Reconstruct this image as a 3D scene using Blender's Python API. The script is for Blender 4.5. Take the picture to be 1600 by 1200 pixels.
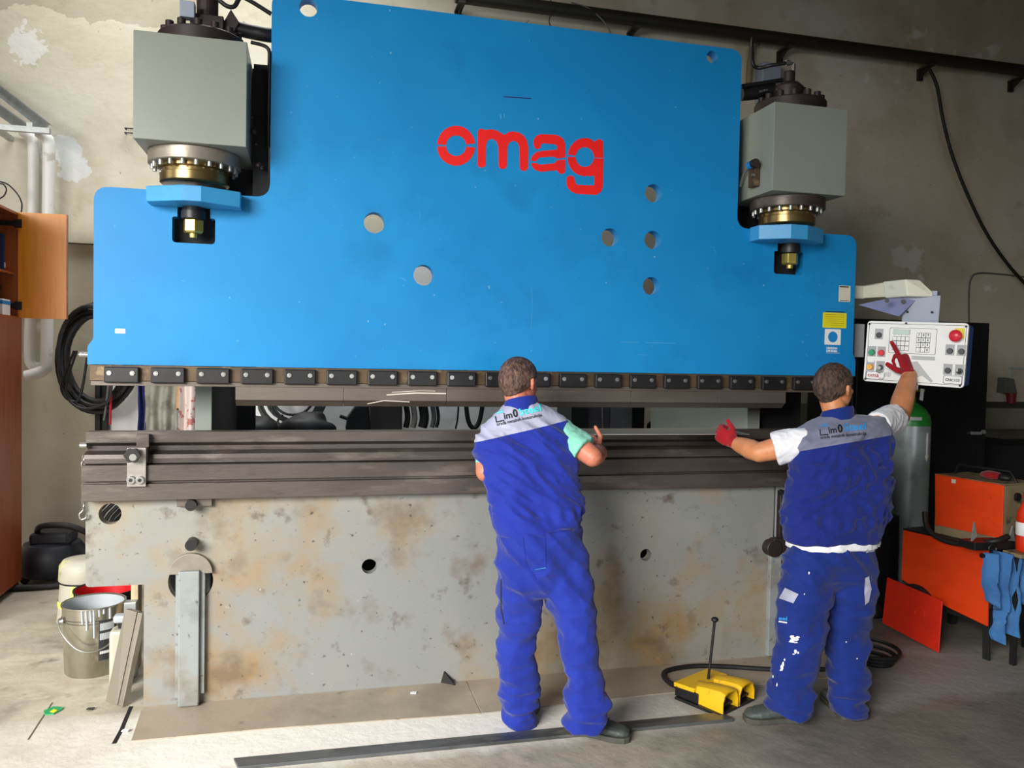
import bpy, bmesh, math, random
import numpy as np
from mathutils import Vector, Matrix, noise
from mathutils.bvhtree import BVHTree
for o in list(bpy.data.objects): bpy.data.objects.remove(o, do_unlink=True)
SC = bpy.context.scene; COL = SC.collection
random.seed(7)
PI = math.pi

# ------------------------------------------------------------------ camera
CAM = Vector((0, -4.109, 1.72)); FPX = 1245.0
ROT = [(0.969702, -0.243507, 0.019532), (0.011187, -0.035604, -0.999303), (0.244033, 0.969245, -0.031801)]
RX, RY, RZ = [Vector(r).normalized() for r in ROT]
RX = RY.cross(RZ).normalized(); RY = RZ.cross(RX).normalized()
cd = bpy.data.cameras.new('camera'); cam = bpy.data.objects.new('camera', cd); COL.objects.link(cam)
cd.sensor_width = 36; cd.lens = FPX / 1600 * 36; cd.clip_start = .05; cd.clip_end = 100
m = Matrix.Identity(4)
for i in range(3): m[i][0] = RX[i]; m[i][1] = -RY[i]; m[i][2] = -RZ[i]
m.translation = CAM; cam.matrix_world = m
SC.camera = cam

# ------------------------------------------------------------------ light
W = bpy.data.worlds.new('world'); SC.world = W; W.use_nodes = True
bgn = W.node_tree.nodes['Background']; bgn.inputs[0].default_value = (.80, .90, 1, 1); bgn.inputs[1].default_value = .035
def area(name, loc, tgt, sx, sy, power, col, spread=180):
    l = bpy.data.lights.new(name, 'AREA'); l.shape = 'RECTANGLE'; l.size = sx; l.size_y = sy; l.energy = power; l.color = col
    l.spread = math.radians(spread)
    o = bpy.data.objects.new(name, l); COL.objects.link(o); o.location = loc
    o.rotation_euler = (Vector(tgt) - Vector(loc)).to_track_quat('-Z', 'Y').to_euler(); return o
area('daylight_gate', (-4.3, -5.9, 3.1), (-.3, .2, -1.3), 4.2, 2.3, 520, (1, .985, .95), 88)
area('added_front_fill', (1.5, -8.0, 1.0), (1.2, 0, .4), 3.6, 1.8, 44, (.93, .97, 1), 110)  # added fill from behind the camera, lifts the front of the press
area('daylight_side_window', (-6.6, -.6, 2.6), (-1.2, 2.9, 2.0), 2.6, 2.4, 62, (1, .99, .96), 130)
area('added_back_wall_fill', (-.6, 1.75, 5.9), (-.2, 2.5, 1.5), 4.0, .9, 140, (.96, .98, 1), 110)  # added overhead fill that brightens the back wall behind the press
SC.view_settings.view_transform = 'Standard'; SC.view_settings.look = 'None'
SC.view_settings.exposure = -0.5; SC.view_settings.gamma = 1.0; SC.view_settings.use_curve_mapping = False

# ------------------------------------------------------------------ where things stand
def ray(px, py):
    return RX * ((px - 800) / FPX) + RY * ((py - 600) / FPX) + RZ
def P(px, py, Y=0.0):
    d = ray(px, py); return CAM + d * ((Y - CAM.y) / d.y)
def G(px, py, z=0.0):
    d = ray(px, py); return CAM + d * ((z - CAM.z) / d.z)
def PX(px, py, X):
    d = ray(px, py); return CAM + d * (X / d.x)
def PV(px, py, p0, dr):                      # vertical plane through p0 along horizontal direction dr
    n = Vector((dr[1], -dr[0], 0)); d = ray(px, py)
    return CAM + d * ((Vector(p0) - CAM).dot(n) / d.dot(n))
WALL_Y = 2.9

# ------------------------------------------------------------------ materials
def nd(nt, t, **k):
    n = nt.nodes.new(t)
    for a, b in k.items():
        if a in n.inputs: n.inputs[a].default_value = b
        else: setattr(n, a, b)
    return n
def lin(c):
    return tuple(((x / 255) / 12.92 if x <= 10 else (((x / 255) + .055) / 1.055) ** 2.4) for x in c)
def base(name, rough=.5, metal=0.0, spec=.5):
    m = bpy.data.materials.new(name); m.use_nodes = True; nt = m.node_tree; b = nt.nodes['Principled BSDF']
    b.inputs['Roughness'].default_value = rough; b.inputs['Metallic'].default_value = metal
    b.inputs['Specular IOR Level'].default_value = spec
    return m, nt, b
def coords(nt, scale=(1, 1, 1), rot=(0, 0, 0)):
    tc = nd(nt, 'ShaderNodeTexCoord'); mp = nd(nt, 'ShaderNodeMapping'); mp.inputs['Scale'].default_value = scale
    mp.inputs['Rotation'].default_value = rot
    nt.links.new(tc.outputs['Object'], mp.inputs[0]); return mp.outputs[0]
def noisef(nt, vec, scale, lo, hi, detail=5, rough=.6):
    n = nd(nt, 'ShaderNodeTexNoise'); n.inputs['Scale'].default_value = scale; n.inputs['Detail'].default_value = detail
    n.inputs['Roughness'].default_value = rough; nt.links.new(vec, n.inputs['Vector'])
    r = nd(nt, 'ShaderNodeMapRange'); r.inputs[1].default_value = lo; r.inputs[2].default_value = hi
    nt.links.new(n.outputs['Fac'], r.inputs[0]); return r.outputs[0]
def mixc(nt, fac, a, b):
    m = nd(nt, 'ShaderNodeMix'); m.data_type = 'RGBA'
    for s, v in ((m.inputs[6], a), (m.inputs[7], b)):
        if isinstance(v, tuple): s.default_value = v[:3] + (1,)
        else: nt.links.new(v, s)
    if isinstance(fac, float): m.inputs[0].default_value = fac
    else: nt.links.new(fac, m.inputs[0])
    return m.outputs[2]
def mathn(nt, op, a, b=None, c=None):
    n = nd(nt, 'ShaderNodeMath'); n.operation = op
    for i, v in enumerate((a, b, c)):
        if v is None: continue
        if isinstance(v, (int, float)): n.inputs[i].default_value = v
        else: nt.links.new(v, n.inputs[i])
    return n.outputs[0]
def bumpn(nt, b, h, strength, dist=.01):
    n = nd(nt, 'ShaderNodeBump'); n.inputs['Strength'].default_value = strength; n.inputs['Distance'].default_value = dist
    nt.links.new(h, n.inputs['Height']); nt.links.new(n.outputs[0], b.inputs['Normal'])
def simple(name, rgb, rough=.5, metal=0.0, var=.12, vs=9.0, bump=0.0, bs=60.0, spec=.5):
    m, nt, b = base(name, rough, metal, spec); c = lin(rgb); v = coords(nt)
    f = noisef(nt, v, vs, .3, .7)
    d = tuple(x * (1 - var) for x in c); e = tuple(min(1, x * (1 + var)) for x in c)
    nt.links.new(mixc(nt, f, d, e), b.inputs['Base Color'])
    if bump: bumpn(nt, b, noisef(nt, v, bs, .2, .8), bump, .004)
    return m
def dirty(name, rgb, layers, rough=.5, metal=0.0, bump=.15, spec=.5, scale=(1, 1, 1), rvar=None):
    """layers: (rgb, noise scale, lo, hi, detail, strength)"""
    m, nt, b = base(name, rough, metal, spec); v = coords(nt, scale); col = lin(rgb); last = None
    for (c, s, lo, hi, det, st) in layers:
        f = mathn(nt, 'MULTIPLY', noisef(nt, v, s, lo, hi, det), st); f = mathn(nt, 'MINIMUM', mathn(nt, 'MAXIMUM', f, 0.0), 1.0)
        col = mixc(nt, f, col, lin(c)); last = f
    nt.links.new(col, b.inputs['Base Color'])
    if bump: bumpn(nt, b, noisef(nt, v, 40, .2, .8), bump, .004)
    if rvar: nt.links.new(noisef(nt, v, rvar[0], .3, .7), b.inputs['Roughness']); 
    return m
def emit(name, rgb, s):
    m, nt, b = base(name); b.inputs['Base Color'].default_value = lin(rgb) + (1,)
    b.inputs['Emission Color'].default_value = lin(rgb) + (1,); b.inputs['Emission Strength'].default_value = s; return m
M = {}
M['blue'] = dirty('blue_machine_paint', (18, 126, 190), [((24, 138, 200), 1.3, .4, .65, 3, .8), ((16, 104, 162), 2.5, .55, .8, 4, .6), ((150, 190, 215), 38, .74, .78, 2, .5), ((120, 110, 100), 22, .80, .83, 2, .6)], .46, bump=.03, spec=.3)
M['bluelt'] = simple('light_blue_bracket_paint', (60, 150, 205), .38, var=.06)
M['red'] = simple('red_stencil_paint', (228, 22, 20), .5, var=.05)
M['grey'] = simple('grey_green_enamel', (134, 140, 131), .35, var=.05, vs=3)
M['base'] = dirty('worn_grey_base_paint', (130, 132, 129), [((150, 145, 131), 1.1, .45, .7, 4, .8), ((146, 116, 70), 1.6, .50, .66, 10, .85), ((104, 86, 66), 3.0, .54, .68, 13, .8), ((84, 68, 56), 7, .60, .70, 10, .8), ((48, 42, 38), 34, .66, .71, 4, .8), ((48, 42, 38), 80, .69, .74, 2, .7), ((196, 194, 184), 14, .70, .74, 4, .5)], .55, bump=.12)
M['post'] = dirty('worn_pale_grey_paint', (138, 143, 142), [((128, 108, 74), 3, .56, .7, 6, .7), ((110, 112, 110), 6, .5, .7, 8, .7), ((70, 64, 58), 26, .62, .7, 5, .8)], .5)
M['steel'] = dirty('oily_dark_steel', (92, 84, 78), [((66, 58, 54), 3, .42, .66, 6, .8), ((136, 126, 116), 7, .56, .72, 6, .6), ((58, 50, 46), 16, .62, .72, 4, .6)], .4, .45, scale=(.35, 1, 1.5))
M['steelhi'] = dirty('ground_steel', (170, 165, 158), [((110, 102, 96), 5, .5, .7, 5, .7)], .32, .75, scale=(.3, 1, 1))
M['punch'] = dirty('dark_punch_steel', (104, 95, 87), [((76, 68, 60), 3, .45, .68, 6, .8), ((120, 110, 98), 6, .6, .75, 7, .7)], .45, .45, scale=(.4, 1, 1.6))
M['rail_brown'] = dirty('rusty_clamp_rail', (96, 78, 56), [((64, 52, 42), 6, .4, .65, 5, .8), ((160, 140, 100), 12, .6, .7, 5, .5)], .5, .4)
M['black'] = simple('black_oxide_steel', (34, 33, 34), .42, .3, var=.2, vs=20)
M['blackpaint'] = simple('black_cabinet_paint', (20, 21, 23), .45, var=.2, vs=4, spec=.35)
M['void'] = simple('dark_metal_and_shade', (12, 12, 13), .8, var=.2)  # also colours the added sheets that stand in for interior shade
M['brown'] = simple('brown_black_cast_steel', (52, 42, 42), .5, .35, var=.2, vs=15)
M['chrome'] = simple('bright_zinc', (165, 165, 160), .32, .85, var=.05)
M['brass'] = dirty('oily_brass_ring', (150, 128, 84), [((80, 66, 44), 5, .5, .7, 4, .6)], .28, .85, bump=0)
M['gold'] = simple('brass_nut', (190, 170, 90), .3, .8)
M['rubber'] = simple('black_rubber', (22, 22, 23), .6, var=.15, vs=30)
M['white'] = simple('white_plastic', (232, 232, 230), .4, var=.03)
M['offwhite'] = dirty('cream_painted_arm', (214, 214, 196), [((150, 146, 130), 9, .62, .72, 5, .6)], .42, bump=0)
M['cast'] = simple('grey_mount_paint', (150, 160, 176), .4, var=.05)
M['panelblue'] = simple('blue_casing_paint', (28, 84, 165), .4, var=.08)
M['btn_grey'] = simple('grey_button_plate', (160, 162, 166), .4, var=.04)
M['btn_dark'] = simple('dark_button', (44, 46, 50), .35, var=.05)
M['btn_green'] = simple('green_button', (30, 150, 105), .3, var=.05)
M['btn_red'] = simple('red_button', (214, 40, 60), .3, var=.05)
M['btn_yellow'] = simple('amber_button', (240, 176, 70), .3, var=.05)
M['yellow'] = simple('yellow_sign', (226, 214, 30), .45, var=.05)
M['yellowp'] = dirty('worn_yellow_paint', (226, 178, 22), [((100, 76, 40), 14, .58, .72, 6, .8), ((60, 50, 40), 40, .68, .74, 3, .8)], .45)
M['signblue'] = simple('blue_sign_print', (24, 130, 200), .45, var=.03)
M['ink'] = simple('black_print', (24, 24, 28), .6, var=.02)
M['greyprint'] = simple('grey_print', (176, 180, 180), .5, var=.02)
M['redprint'] = simple('dark_red_print', (190, 50, 60), .5, var=.02)
M['lcd'] = simple('pale_display', (196, 216, 206), .2, var=.05)
M['paper'] = simple('pale_paper_label', (205, 200, 185), .6, var=.05)
M['orange'] = dirty('orange_sheet_paint', (226, 66, 18), [((190, 46, 12), 2, .45, .7, 4, .6), ((70, 34, 22), 12, .66, .74, 8, .8)], .42, bump=.03, scale=(1, 1, 1.8))
M['orangered'] = simple('orange_red_paint', (214, 44, 24), .42, var=.08)
M['tan'] = dirty('dirty_tan_front', (140, 124, 96), [((60, 50, 42), 12, .55, .65, 4, .8)], .5)
M['gasgrey'] = dirty('grey_cylinder_paint', (150, 160, 160), [((110, 114, 114), 5, .55, .7, 5, .6)], .28, .2, bump=0)
M['gasgreen'] = simple('green_shoulder_paint', (36, 130, 48), .35, var=.1)
M['tin'] = dirty('tin_plate', (176, 172, 158), [((120, 112, 92), 4, .5, .68, 6, .7), ((225, 222, 210), 9, .6, .7, 4, .5)], .24, .85, bump=.05, scale=(1, 1, .5))
M['tin_in'] = dirty('white_paint_residue', (168, 174, 178), [((150, 156, 160), 6, .5, .7, 4, .6)], .5, bump=0)
M['bucketred'] = simple('red_bucket_lining', (190, 14, 24), .4, var=.08)
M['bucketwhite'] = dirty('dirty_white_plastic', (176, 172, 156), [((210, 210, 110), 5, .55, .62, 4, .7), ((120, 112, 100), 12, .62, .7, 4, .7)], .5)
M['tape'] = simple('yellow_tape', (214, 214, 110), .5, var=.08)
M['wood'] = dirty('orange_brown_veneer', (226, 142, 34), [((206, 118, 24), 5, .4, .7, 5, .7)], .4, bump=.03, scale=(6, 6, .5))
M['wooddk'] = dirty('red_brown_veneer', (150, 74, 34), [((110, 48, 22), 5, .4, .7, 5, .8)], .4, bump=.03, scale=(6, 6, .5))
M['woodraw'] = dirty('raw_wood', (196, 176, 142), [((120, 100, 76), 8, .5, .7, 5, .7)], .7, scale=(4, 4, 1))
M['pipewhite'] = dirty('white_painted_pipe', (226, 226, 220), [((170, 160, 145), 7, .62, .7, 5, .6)], .45)
M['galv'] = simple('galvanised_steel', (176, 180, 178), .35, .6, var=.15, vs=20)
M['leanmetal'] = dirty('ground_profile_steel', (150, 142, 130), [((116, 106, 94), 5, .5, .7, 5, .6)], .4, .5)
M['floorrail'] = dirty('dark_floor_steel', (104, 106, 108), [((60, 60, 61), 4, .45, .65, 5, .8), ((150, 150, 146), 7, .6, .7, 6, .6)], .36, .5, scale=(.5, 2, 1))
M['plate'] = dirty('brown_floor_steel', (172, 159, 142), [((140, 128, 114), 2.2, .45, .66, 7, .7), ((190, 170, 144), 3.3, .55, .72, 5, .5), ((52, 48, 46), 9, .64, .72, 9, .6)], .5, .15)
M['sheet'] = simple('bright_sheet_steel', (190, 186, 176), .35, .5, var=.08, vs=4)
M['clothgrey'] = dirty('grey_work_jacket', (150, 148, 136), [((100, 98, 88), 8, .45, .65, 5, .8)], .9)
M['clothblue'] = simple('dark_blue_cloth', (34, 34, 96), .9, var=.25)
M['rag'] = dirty('light_blue_rag', (58, 112, 170), [((84, 140, 190), 12, .5, .7, 4, .8), ((34, 76, 130), 6, .5, .7, 4, .7)], .9, bump=.2)
M['bagpink'] = dirty('printed_plastic_bag', (210, 196, 188), [((170, 60, 60), 18, .55, .6, 3, .8)], .35)
M['cardboard'] = simple('cardboard', (196, 160, 120), .8)
M['hose'] = simple('grey_hose', (96, 100, 98), .5)
M['redcable'] = simple('red_cable', (170, 30, 44), .5)
M['bottle'] = simple('orange_red_bottle', (214, 50, 20), .2, var=.05)
M['green_pack'] = simple('green_wrapper', (40, 150, 90), .5)
# people
def skin_mat(name, rgb):
    m, nt, b = base(name, .48); v = coords(nt); c = lin(rgb)
    nt.links.new(mixc(nt, noisef(nt, v, 16, .35, .7), tuple(x * .88 for x in c), tuple(min(1, x * 1.1) for x in c)), b.inputs['Base Color'])
    b.inputs['Subsurface Weight'].default_value = .12; b.inputs['Subsurface Radius'].default_value = (.012, .005, .003); b.inputs['Subsurface Scale'].default_value = 1
    bumpn(nt, b, noisef(nt, v, 220, .2, .8), .12, .002); return m
M['skin1'] = skin_mat('ruddy_skin', (204, 124, 98)); M['skin2'] = skin_mat('tanned_skin', (206, 136, 92))
def hair_mat(name, dark, light):
    m, nt, b = base(name, .6); v = coords(nt, (1, 1, .5))
    nt.links.new(mixc(nt, noisef(nt, v, 70, .35, .7, 6), lin(dark), lin(light)), b.inputs['Base Color'])
    bumpn(nt, b, noisef(nt, v, 110, .2, .8, 6), .9, .006); return m
M['hair1'] = hair_mat('short_greying_brown_hair', (46, 30, 26), (128, 96, 84)); M['hair2'] = hair_mat('short_dark_brown_hair', (36, 24, 19), (104, 78, 62))
def cloth(name, rgb, rgb2=None, rough=.85):
    m, nt, b = base(name, rough, 0, .25); v = coords(nt); c = lin(rgb); d = lin(rgb2) if rgb2 else tuple(x * .8 for x in c)
    nt.links.new(mixc(nt, noisef(nt, v, 7, .35, .7, 6), d, c), b.inputs['Base Color'])
    b.inputs['Sheen Weight'].default_value = .15
    bumpn(nt, b, noisef(nt, v, 26, .25, .75, 5), .35, .008); return m
M['trouser1'] = cloth('royal_blue_work_cloth', (30, 50, 150), (24, 42, 134)); M['trouser2'] = cloth('navy_blue_work_cloth', (20, 44, 124), (16, 38, 110))
M['mint'] = cloth('mint_green_jersey', (140, 214, 190)); M['tshirt'] = cloth('white_jersey', (236, 236, 240), (222, 222, 228))
M['glove'] = cloth('dark_red_knit_glove', (168, 24, 34), (130, 14, 24)); M['glovedark'] = cloth('dark_coated_fingertip', (60, 16, 24))
M['shoe'] = dirty('worn_grey_leather', (72, 78, 76), [((110, 112, 104), 9, .5, .68, 6, .6), ((36, 38, 40), 14, .6, .7, 4, .6)], .55, bump=.3)
M['sole'] = simple('dirty_rubber_sole', (70, 70, 62), .7)
M['greycloth'] = cloth('light_grey_cloth', (176, 178, 200)); M['eye'] = simple('eye_white', (230, 228, 222), .2, var=.01)
def vest_mat(name, blue, grey, p, q, r):
    """yoke above the plane through p, q (left and right end of the seam) and r"""
    m, nt, b = base(name, .85, 0, .25); v = coords(nt)
    n = (Vector(q) - Vector(p)).cross(Vector(r) - Vector(p)).normalized(); n = n if n.z > 0 else -n
    dt = nd(nt, 'ShaderNodeVectorMath'); dt.operation = 'DOT_PRODUCT'; nt.links.new(v, dt.inputs[0]); dt.inputs[1].default_value = n
    side = mathn(nt, 'GREATER_THAN', dt.outputs['Value'], n.dot(Vector(p)))
    f = noisef(nt, v, 6, .35, .7, 5)
    cb, cg = lin(blue), lin(grey)
    c1 = mixc(nt, f, tuple(x * .82 for x in cb), cb); c2 = mixc(nt, f, tuple(x * .85 for x in cg), cg)
    nt.links.new(mixc(nt, side, c1, c2), b.inputs['Base Color']); b.inputs['Sheen Weight'].default_value = .15
    bumpn(nt, b, noisef(nt, v, 24, .25, .75, 5), .35, .008); return m

# ------------------------------------------------------------------ mesh tools
class MB:
    def __init__(s): s.v = []; s.f = []
    def add(s, vs, fs):
        k = len(s.v); s.v += [Vector(x) for x in vs]; s.f += [tuple(i + k for i in f) for f in fs]; return s
    def box(s, x0, x1, y0, y1, z0, z1):
        vs = [(x, y, z) for z in (z0, z1) for y in (y0, y1) for x in (x0, x1)]
        return s.add(vs, [(0, 2, 3, 1), (4, 5, 7, 6), (0, 1, 5, 4), (2, 6, 7, 3), (0, 4, 6, 2), (1, 3, 7, 5)])
    def obox(s, c, ax, ay, az):          # centre and three half-axis vectors
        c, ax, ay, az = map(Vector, (c, ax, ay, az))
        vs = [c + ax * i + ay * j + az * k for k in (-1, 1) for j in (-1, 1) for i in (-1, 1)]
        return s.add(vs, [(0, 2, 3, 1), (4, 5, 7, 6), (0, 1, 5, 4), (2, 6, 7, 3), (0, 4, 6, 2), (1, 3, 7, 5)])
    def rings(s, R, cap=True):
        n = len(R[0]); k = len(s.v)
        for r in R: s.v += [Vector(x) for x in r]
        for i in range(len(R) - 1):
            for j in range(n):
                s.f.append((k + i * n + j, k + i * n + (j + 1) % n, k + (i + 1) * n + (j + 1) % n, k + (i + 1) * n + j))
        if cap: s.f.append(tuple(k + j for j in range(n))[::-1]); s.f.append(tuple(k + (len(R) - 1) * n + j for j in range(n)))
        return s
    def cyl(s, p0, p1, r0, r1=None, n=24, cap=True):
        p0, p1 = Vector(p0), Vector(p1); r1 = r0 if r1 is None else r1
        d = (p1 - p0).normalized(); u = d.orthogonal().normalized(); w = d.cross(u)
        return s.rings([[p + (u * math.cos(2 * PI * i / n) + w * math.sin(2 * PI * i / n)) * r for i in range(n)] for p, r in ((p0, r0), (p1, r1))], cap)
    def lathe(s, c, prof, ax=(0, 0, 1), n=32, cap=True):   # prof: (r, h)
        c = Vector(c); d = Vector(ax).normalized(); u = d.orthogonal().normalized(); w = d.cross(u)
        return s.rings([[c + d * h + (u * math.cos(2 * PI * i / n) + w * math.sin(2 * PI * i / n)) * r for i in range(n)] for r, h in prof], cap)
    def tube(s, pts, r, n=8, smooth=True, steps=6):
        pts = [Vector(p) for p in pts]
        if smooth and len(pts) > 2: pts = catmull(pts, steps)
        R = []; u = None
        for i, p in enumerate(pts):
            t = (pts[min(i + 1, len(pts) - 1)] - pts[max(i - 1, 0)])
            if t.length < 1e-9: continue
            t.normalize()
            if u is None: u = t.orthogonal().normalized()
            u = (u - t * u.dot(t))
            u = u.normalized() if u.length > 1e-6 else t.orthogonal().normalized()
            w = t.cross(u); rr = r(i / (len(pts) - 1)) if callable(r) else r
            R.append([p + (u * math.cos(2 * PI * j / n) + w * math.sin(2 * PI * j / n)) * rr for j in range(n)])
        return s.rings(R)
    def prism(s, poly, e):               # 3D polygon and an extrusion vector
        poly = [Vector(p) for p in poly]; e = Vector(e); n = len(poly)
        return s.add(poly + [p + e for p in poly], [tuple(range(n))[::-1], tuple(range(n, 2 * n))] + [(i, (i + 1) % n, (i + 1) % n + n, i + n) for i in range(n)])
    def sphere(s, c, r, n=16, m_=10, sc=(1, 1, 1)):
        c = Vector(c)
        return s.rings([[c + Vector((math.cos(2 * PI * j / n) * math.sin(a) * r * sc[0], math.sin(2 * PI * j / n) * math.sin(a) * r * sc[1], math.cos(a) * r * sc[2])) for j in range(n)] for a in [PI * (i + .02) / (m_ + .04) for i in range(m_ + 1)]])
    def limb(s, pts, rad, n=16, ref=None, close=True):
        """tapered limb with rounded ends; rad: floats or (a, b), a along ref"""
        pts = [Vector(p) for p in pts]; rad = [(r, r) if not isinstance(r, tuple) else r for r in rad]
        T = []
        for i in range(len(pts)): T.append((pts[min(i + 1, len(pts) - 1)] - pts[max(i - 1, 0)]).normalized())
        P2, R2, T2 = [], [], []
        if close:
            for a in (.15, .5, .87): k = math.sqrt(1 - (1 - a) ** 2 * 1.0) if a < 1 else 1; P2.append(pts[0] - T[0] * min(rad[0]) * (1 - a)); R2.append((rad[0][0] * k, rad[0][1] * k)); T2.append(T[0])
        P2 += pts; R2 += rad; T2 += T
        if close:
            for a in (.87, .5, .15): k = math.sqrt(1 - (1 - a) ** 2); P2.append(pts[-1] + T[-1] * min(rad[-1]) * (1 - a)); R2.append((rad[-1][0] * k, rad[-1][1] * k)); T2.append(T[-1])
        u = Vector(ref) if ref is not None else T[0].orthogonal(); R = []
        for p, r, t in zip(P2, R2, T2):
            u2 = Vector(ref) if ref is not None else u
            u = (u2 - t * u2.dot(t)).normalized(); w = t.cross(u)
            R.append([p + u * math.cos(2 * PI * j / n) * r[0] + w * math.sin(2 * PI * j / n) * r[1] for j in range(n)])
        return s.rings(R)
def catmull(pts, steps=6):
    out = []; n = len(pts)
    for i in range(n - 1):
        a, b, c, d = pts[max(i - 1, 0)], pts[i], pts[i + 1], pts[min(i + 2, n - 1)]
        for k in range(steps):
            t = k / steps
            out.append(.5 * ((2 * b) + (c - a) * t + (2 * a - 5 * b + 4 * c - d) * t * t + (3 * b - 3 * c + d - a) * t ** 3))
    out.append(pts[-1].copy()); return out
def circ(c, r, n=28, a0=0, a1=360):
    return [(c[0] + r * math.cos(math.radians(a0 + (a1 - a0) * i / (n if a1 - a0 == 360 else n - 1))), c[1] + r * math.sin(math.radians(a0 + (a1 - a0) * i / (n if a1 - a0 == 360 else n - 1)))) for i in range(n)]
def rounded(poly, rads, n=6):
    out = []
    for i, p in enumerate(poly):
        r = rads[i] if isinstance(rads, (list, tuple)) else rads; p = Vector(p[:2])
        a = Vector(poly[i - 1][:2]) - p; b = Vector(poly[(i + 1) % len(poly)][:2]) - p
        if r <= 0: out.append(tuple(p)); continue
        r = min(r, a.length * .49, b.length * .49); A = p + a.normalized() * r; B = p + b.normalized() * r
        for k in range(n + 1):
            t = k / n; out.append(tuple(A * (1 - t) ** 2 + p * 2 * t * (1 - t) + B * t * t))
    return out
def flat(outer, holes, depth, bevel=0.0):
    """filled 2D outline with holes, thickness depth (local z 0..depth) -> MB-like verts/faces"""
    c = bpy.data.curves.new('tmp', 'CURVE'); c.dimensions = '2D'; c.fill_mode = 'BOTH'; c.extrude = depth / 2; c.bevel_depth = 0
    for poly in [outer] + list(holes):
        sp = c.splines.new('POLY'); sp.points.add(len(poly) - 1); sp.use_cyclic_u = True
        for i, p in enumerate(poly): sp.points[i].co = (p[0], p[1], 0, 1)
    o = bpy.data.objects.new('tmp', c); me = bpy.data.meshes.new_from_object(o)
    vs = [v.co.copy() for v in me.vertices]; fs = [tuple(p.vertices) for p in me.polygons]
    bpy.data.objects.remove(o); bpy.data.meshes.remove(me); bpy.data.curves.remove(c)
    return vs, fs
def xz(outer, holes, y0, y1):
    """plate standing in the XZ plane from y0 to y1"""
    vs, fs = flat(outer, holes, y1 - y0); b = MB()
    b.add([(v.x, (y0 + y1) / 2 + v.z, v.y) for v in vs], fs); return b
def tag(o, label=None, cat=None, group=None, kind=None):
    if label: o['label'] = label
    if cat: o['category'] = cat
    if group: o['group'] = group
    if kind: o['kind'] = kind
    return o
def root_loc(p):
    while p is not None and p.parent is not None: p = p.parent
    return p.get('_o') and Vector(p['_o']) or Vector((0, 0, 0)) if p is not None else Vector((0, 0, 0))
def mk(name, mb, mat, parent=None, smooth=None, bevel=0.0, local=False, label=None, fix=True):
    me = bpy.data.meshes.new(name); off = Vector((0, 0, 0)) if (local or parent is None) else root_loc(parent)
    me.from_pydata([tuple(v - off) for v in mb.v], [], mb.f); me.update()
    bm = bmesh.new(); bm.from_mesh(me)
    bmesh.ops.remove_doubles(bm, verts=bm.verts, dist=1e-6)
    if fix: bmesh.ops.recalc_face_normals(bm, faces=bm.faces)
    bm.to_mesh(me); bm.free()
    if not isinstance(mat, (list, tuple)): mat = [mat]
    for x in mat: me.materials.append(M[x] if isinstance(x, str) else x)
    o = bpy.data.objects.new(name, me); COL.objects.link(o)
    if parent is not None: o.parent = parent
    if smooth is not None:
        for p in me.polygons: p.use_smooth = True
        sharp(me, smooth)
    if bevel:
        b = o.modifiers.new('bevel', 'BEVEL'); b.width = bevel; b.segments = 2; b.limit_method = 'ANGLE'; b.angle_limit = math.radians(40)
    if label: o['label'] = label
    return o
def sharp(me, ang):
    bm = bmesh.new(); bm.from_mesh(me); a = math.radians(ang)
    for e in bm.edges:
        if len(e.link_faces) == 2 and e.calc_face_angle(0) > a: e.smooth = False
    bm.to_mesh(me); bm.free()
def thing(name, label, cat, loc=(0, 0, 0), group=None, rot=None):
    o = bpy.data.objects.new(name, None); COL.objects.link(o); o.location = loc; o.empty_display_size = .1
    o['_o'] = list(loc); tag(o, label, cat, group)
    if rot is not None: o.rotation_euler = rot
    return o
def struct(name, mb, mat, **k):
    return tag(mk(name, mb, mat, **k), kind='structure')
def text_mesh(txt, size, mat_key=None, align='LEFT', bold=0.0, sx=1.0):
    c = bpy.data.curves.new('t', 'FONT'); c.body = txt; c.size = size; c.align_x = align; c.extrude = .0004; c.offset = bold; c.resolution_u = 3
    o = bpy.data.objects.new('t', c); me = bpy.data.meshes.new_from_object(o)
    vs = [Vector((v.co.x * sx, v.co.y, v.co.z)) for v in me.vertices]; fs = [tuple(p.vertices) for p in me.polygons]
    bpy.data.objects.remove(o); bpy.data.meshes.remove(me); bpy.data.curves.remove(c); return vs, fs
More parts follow.
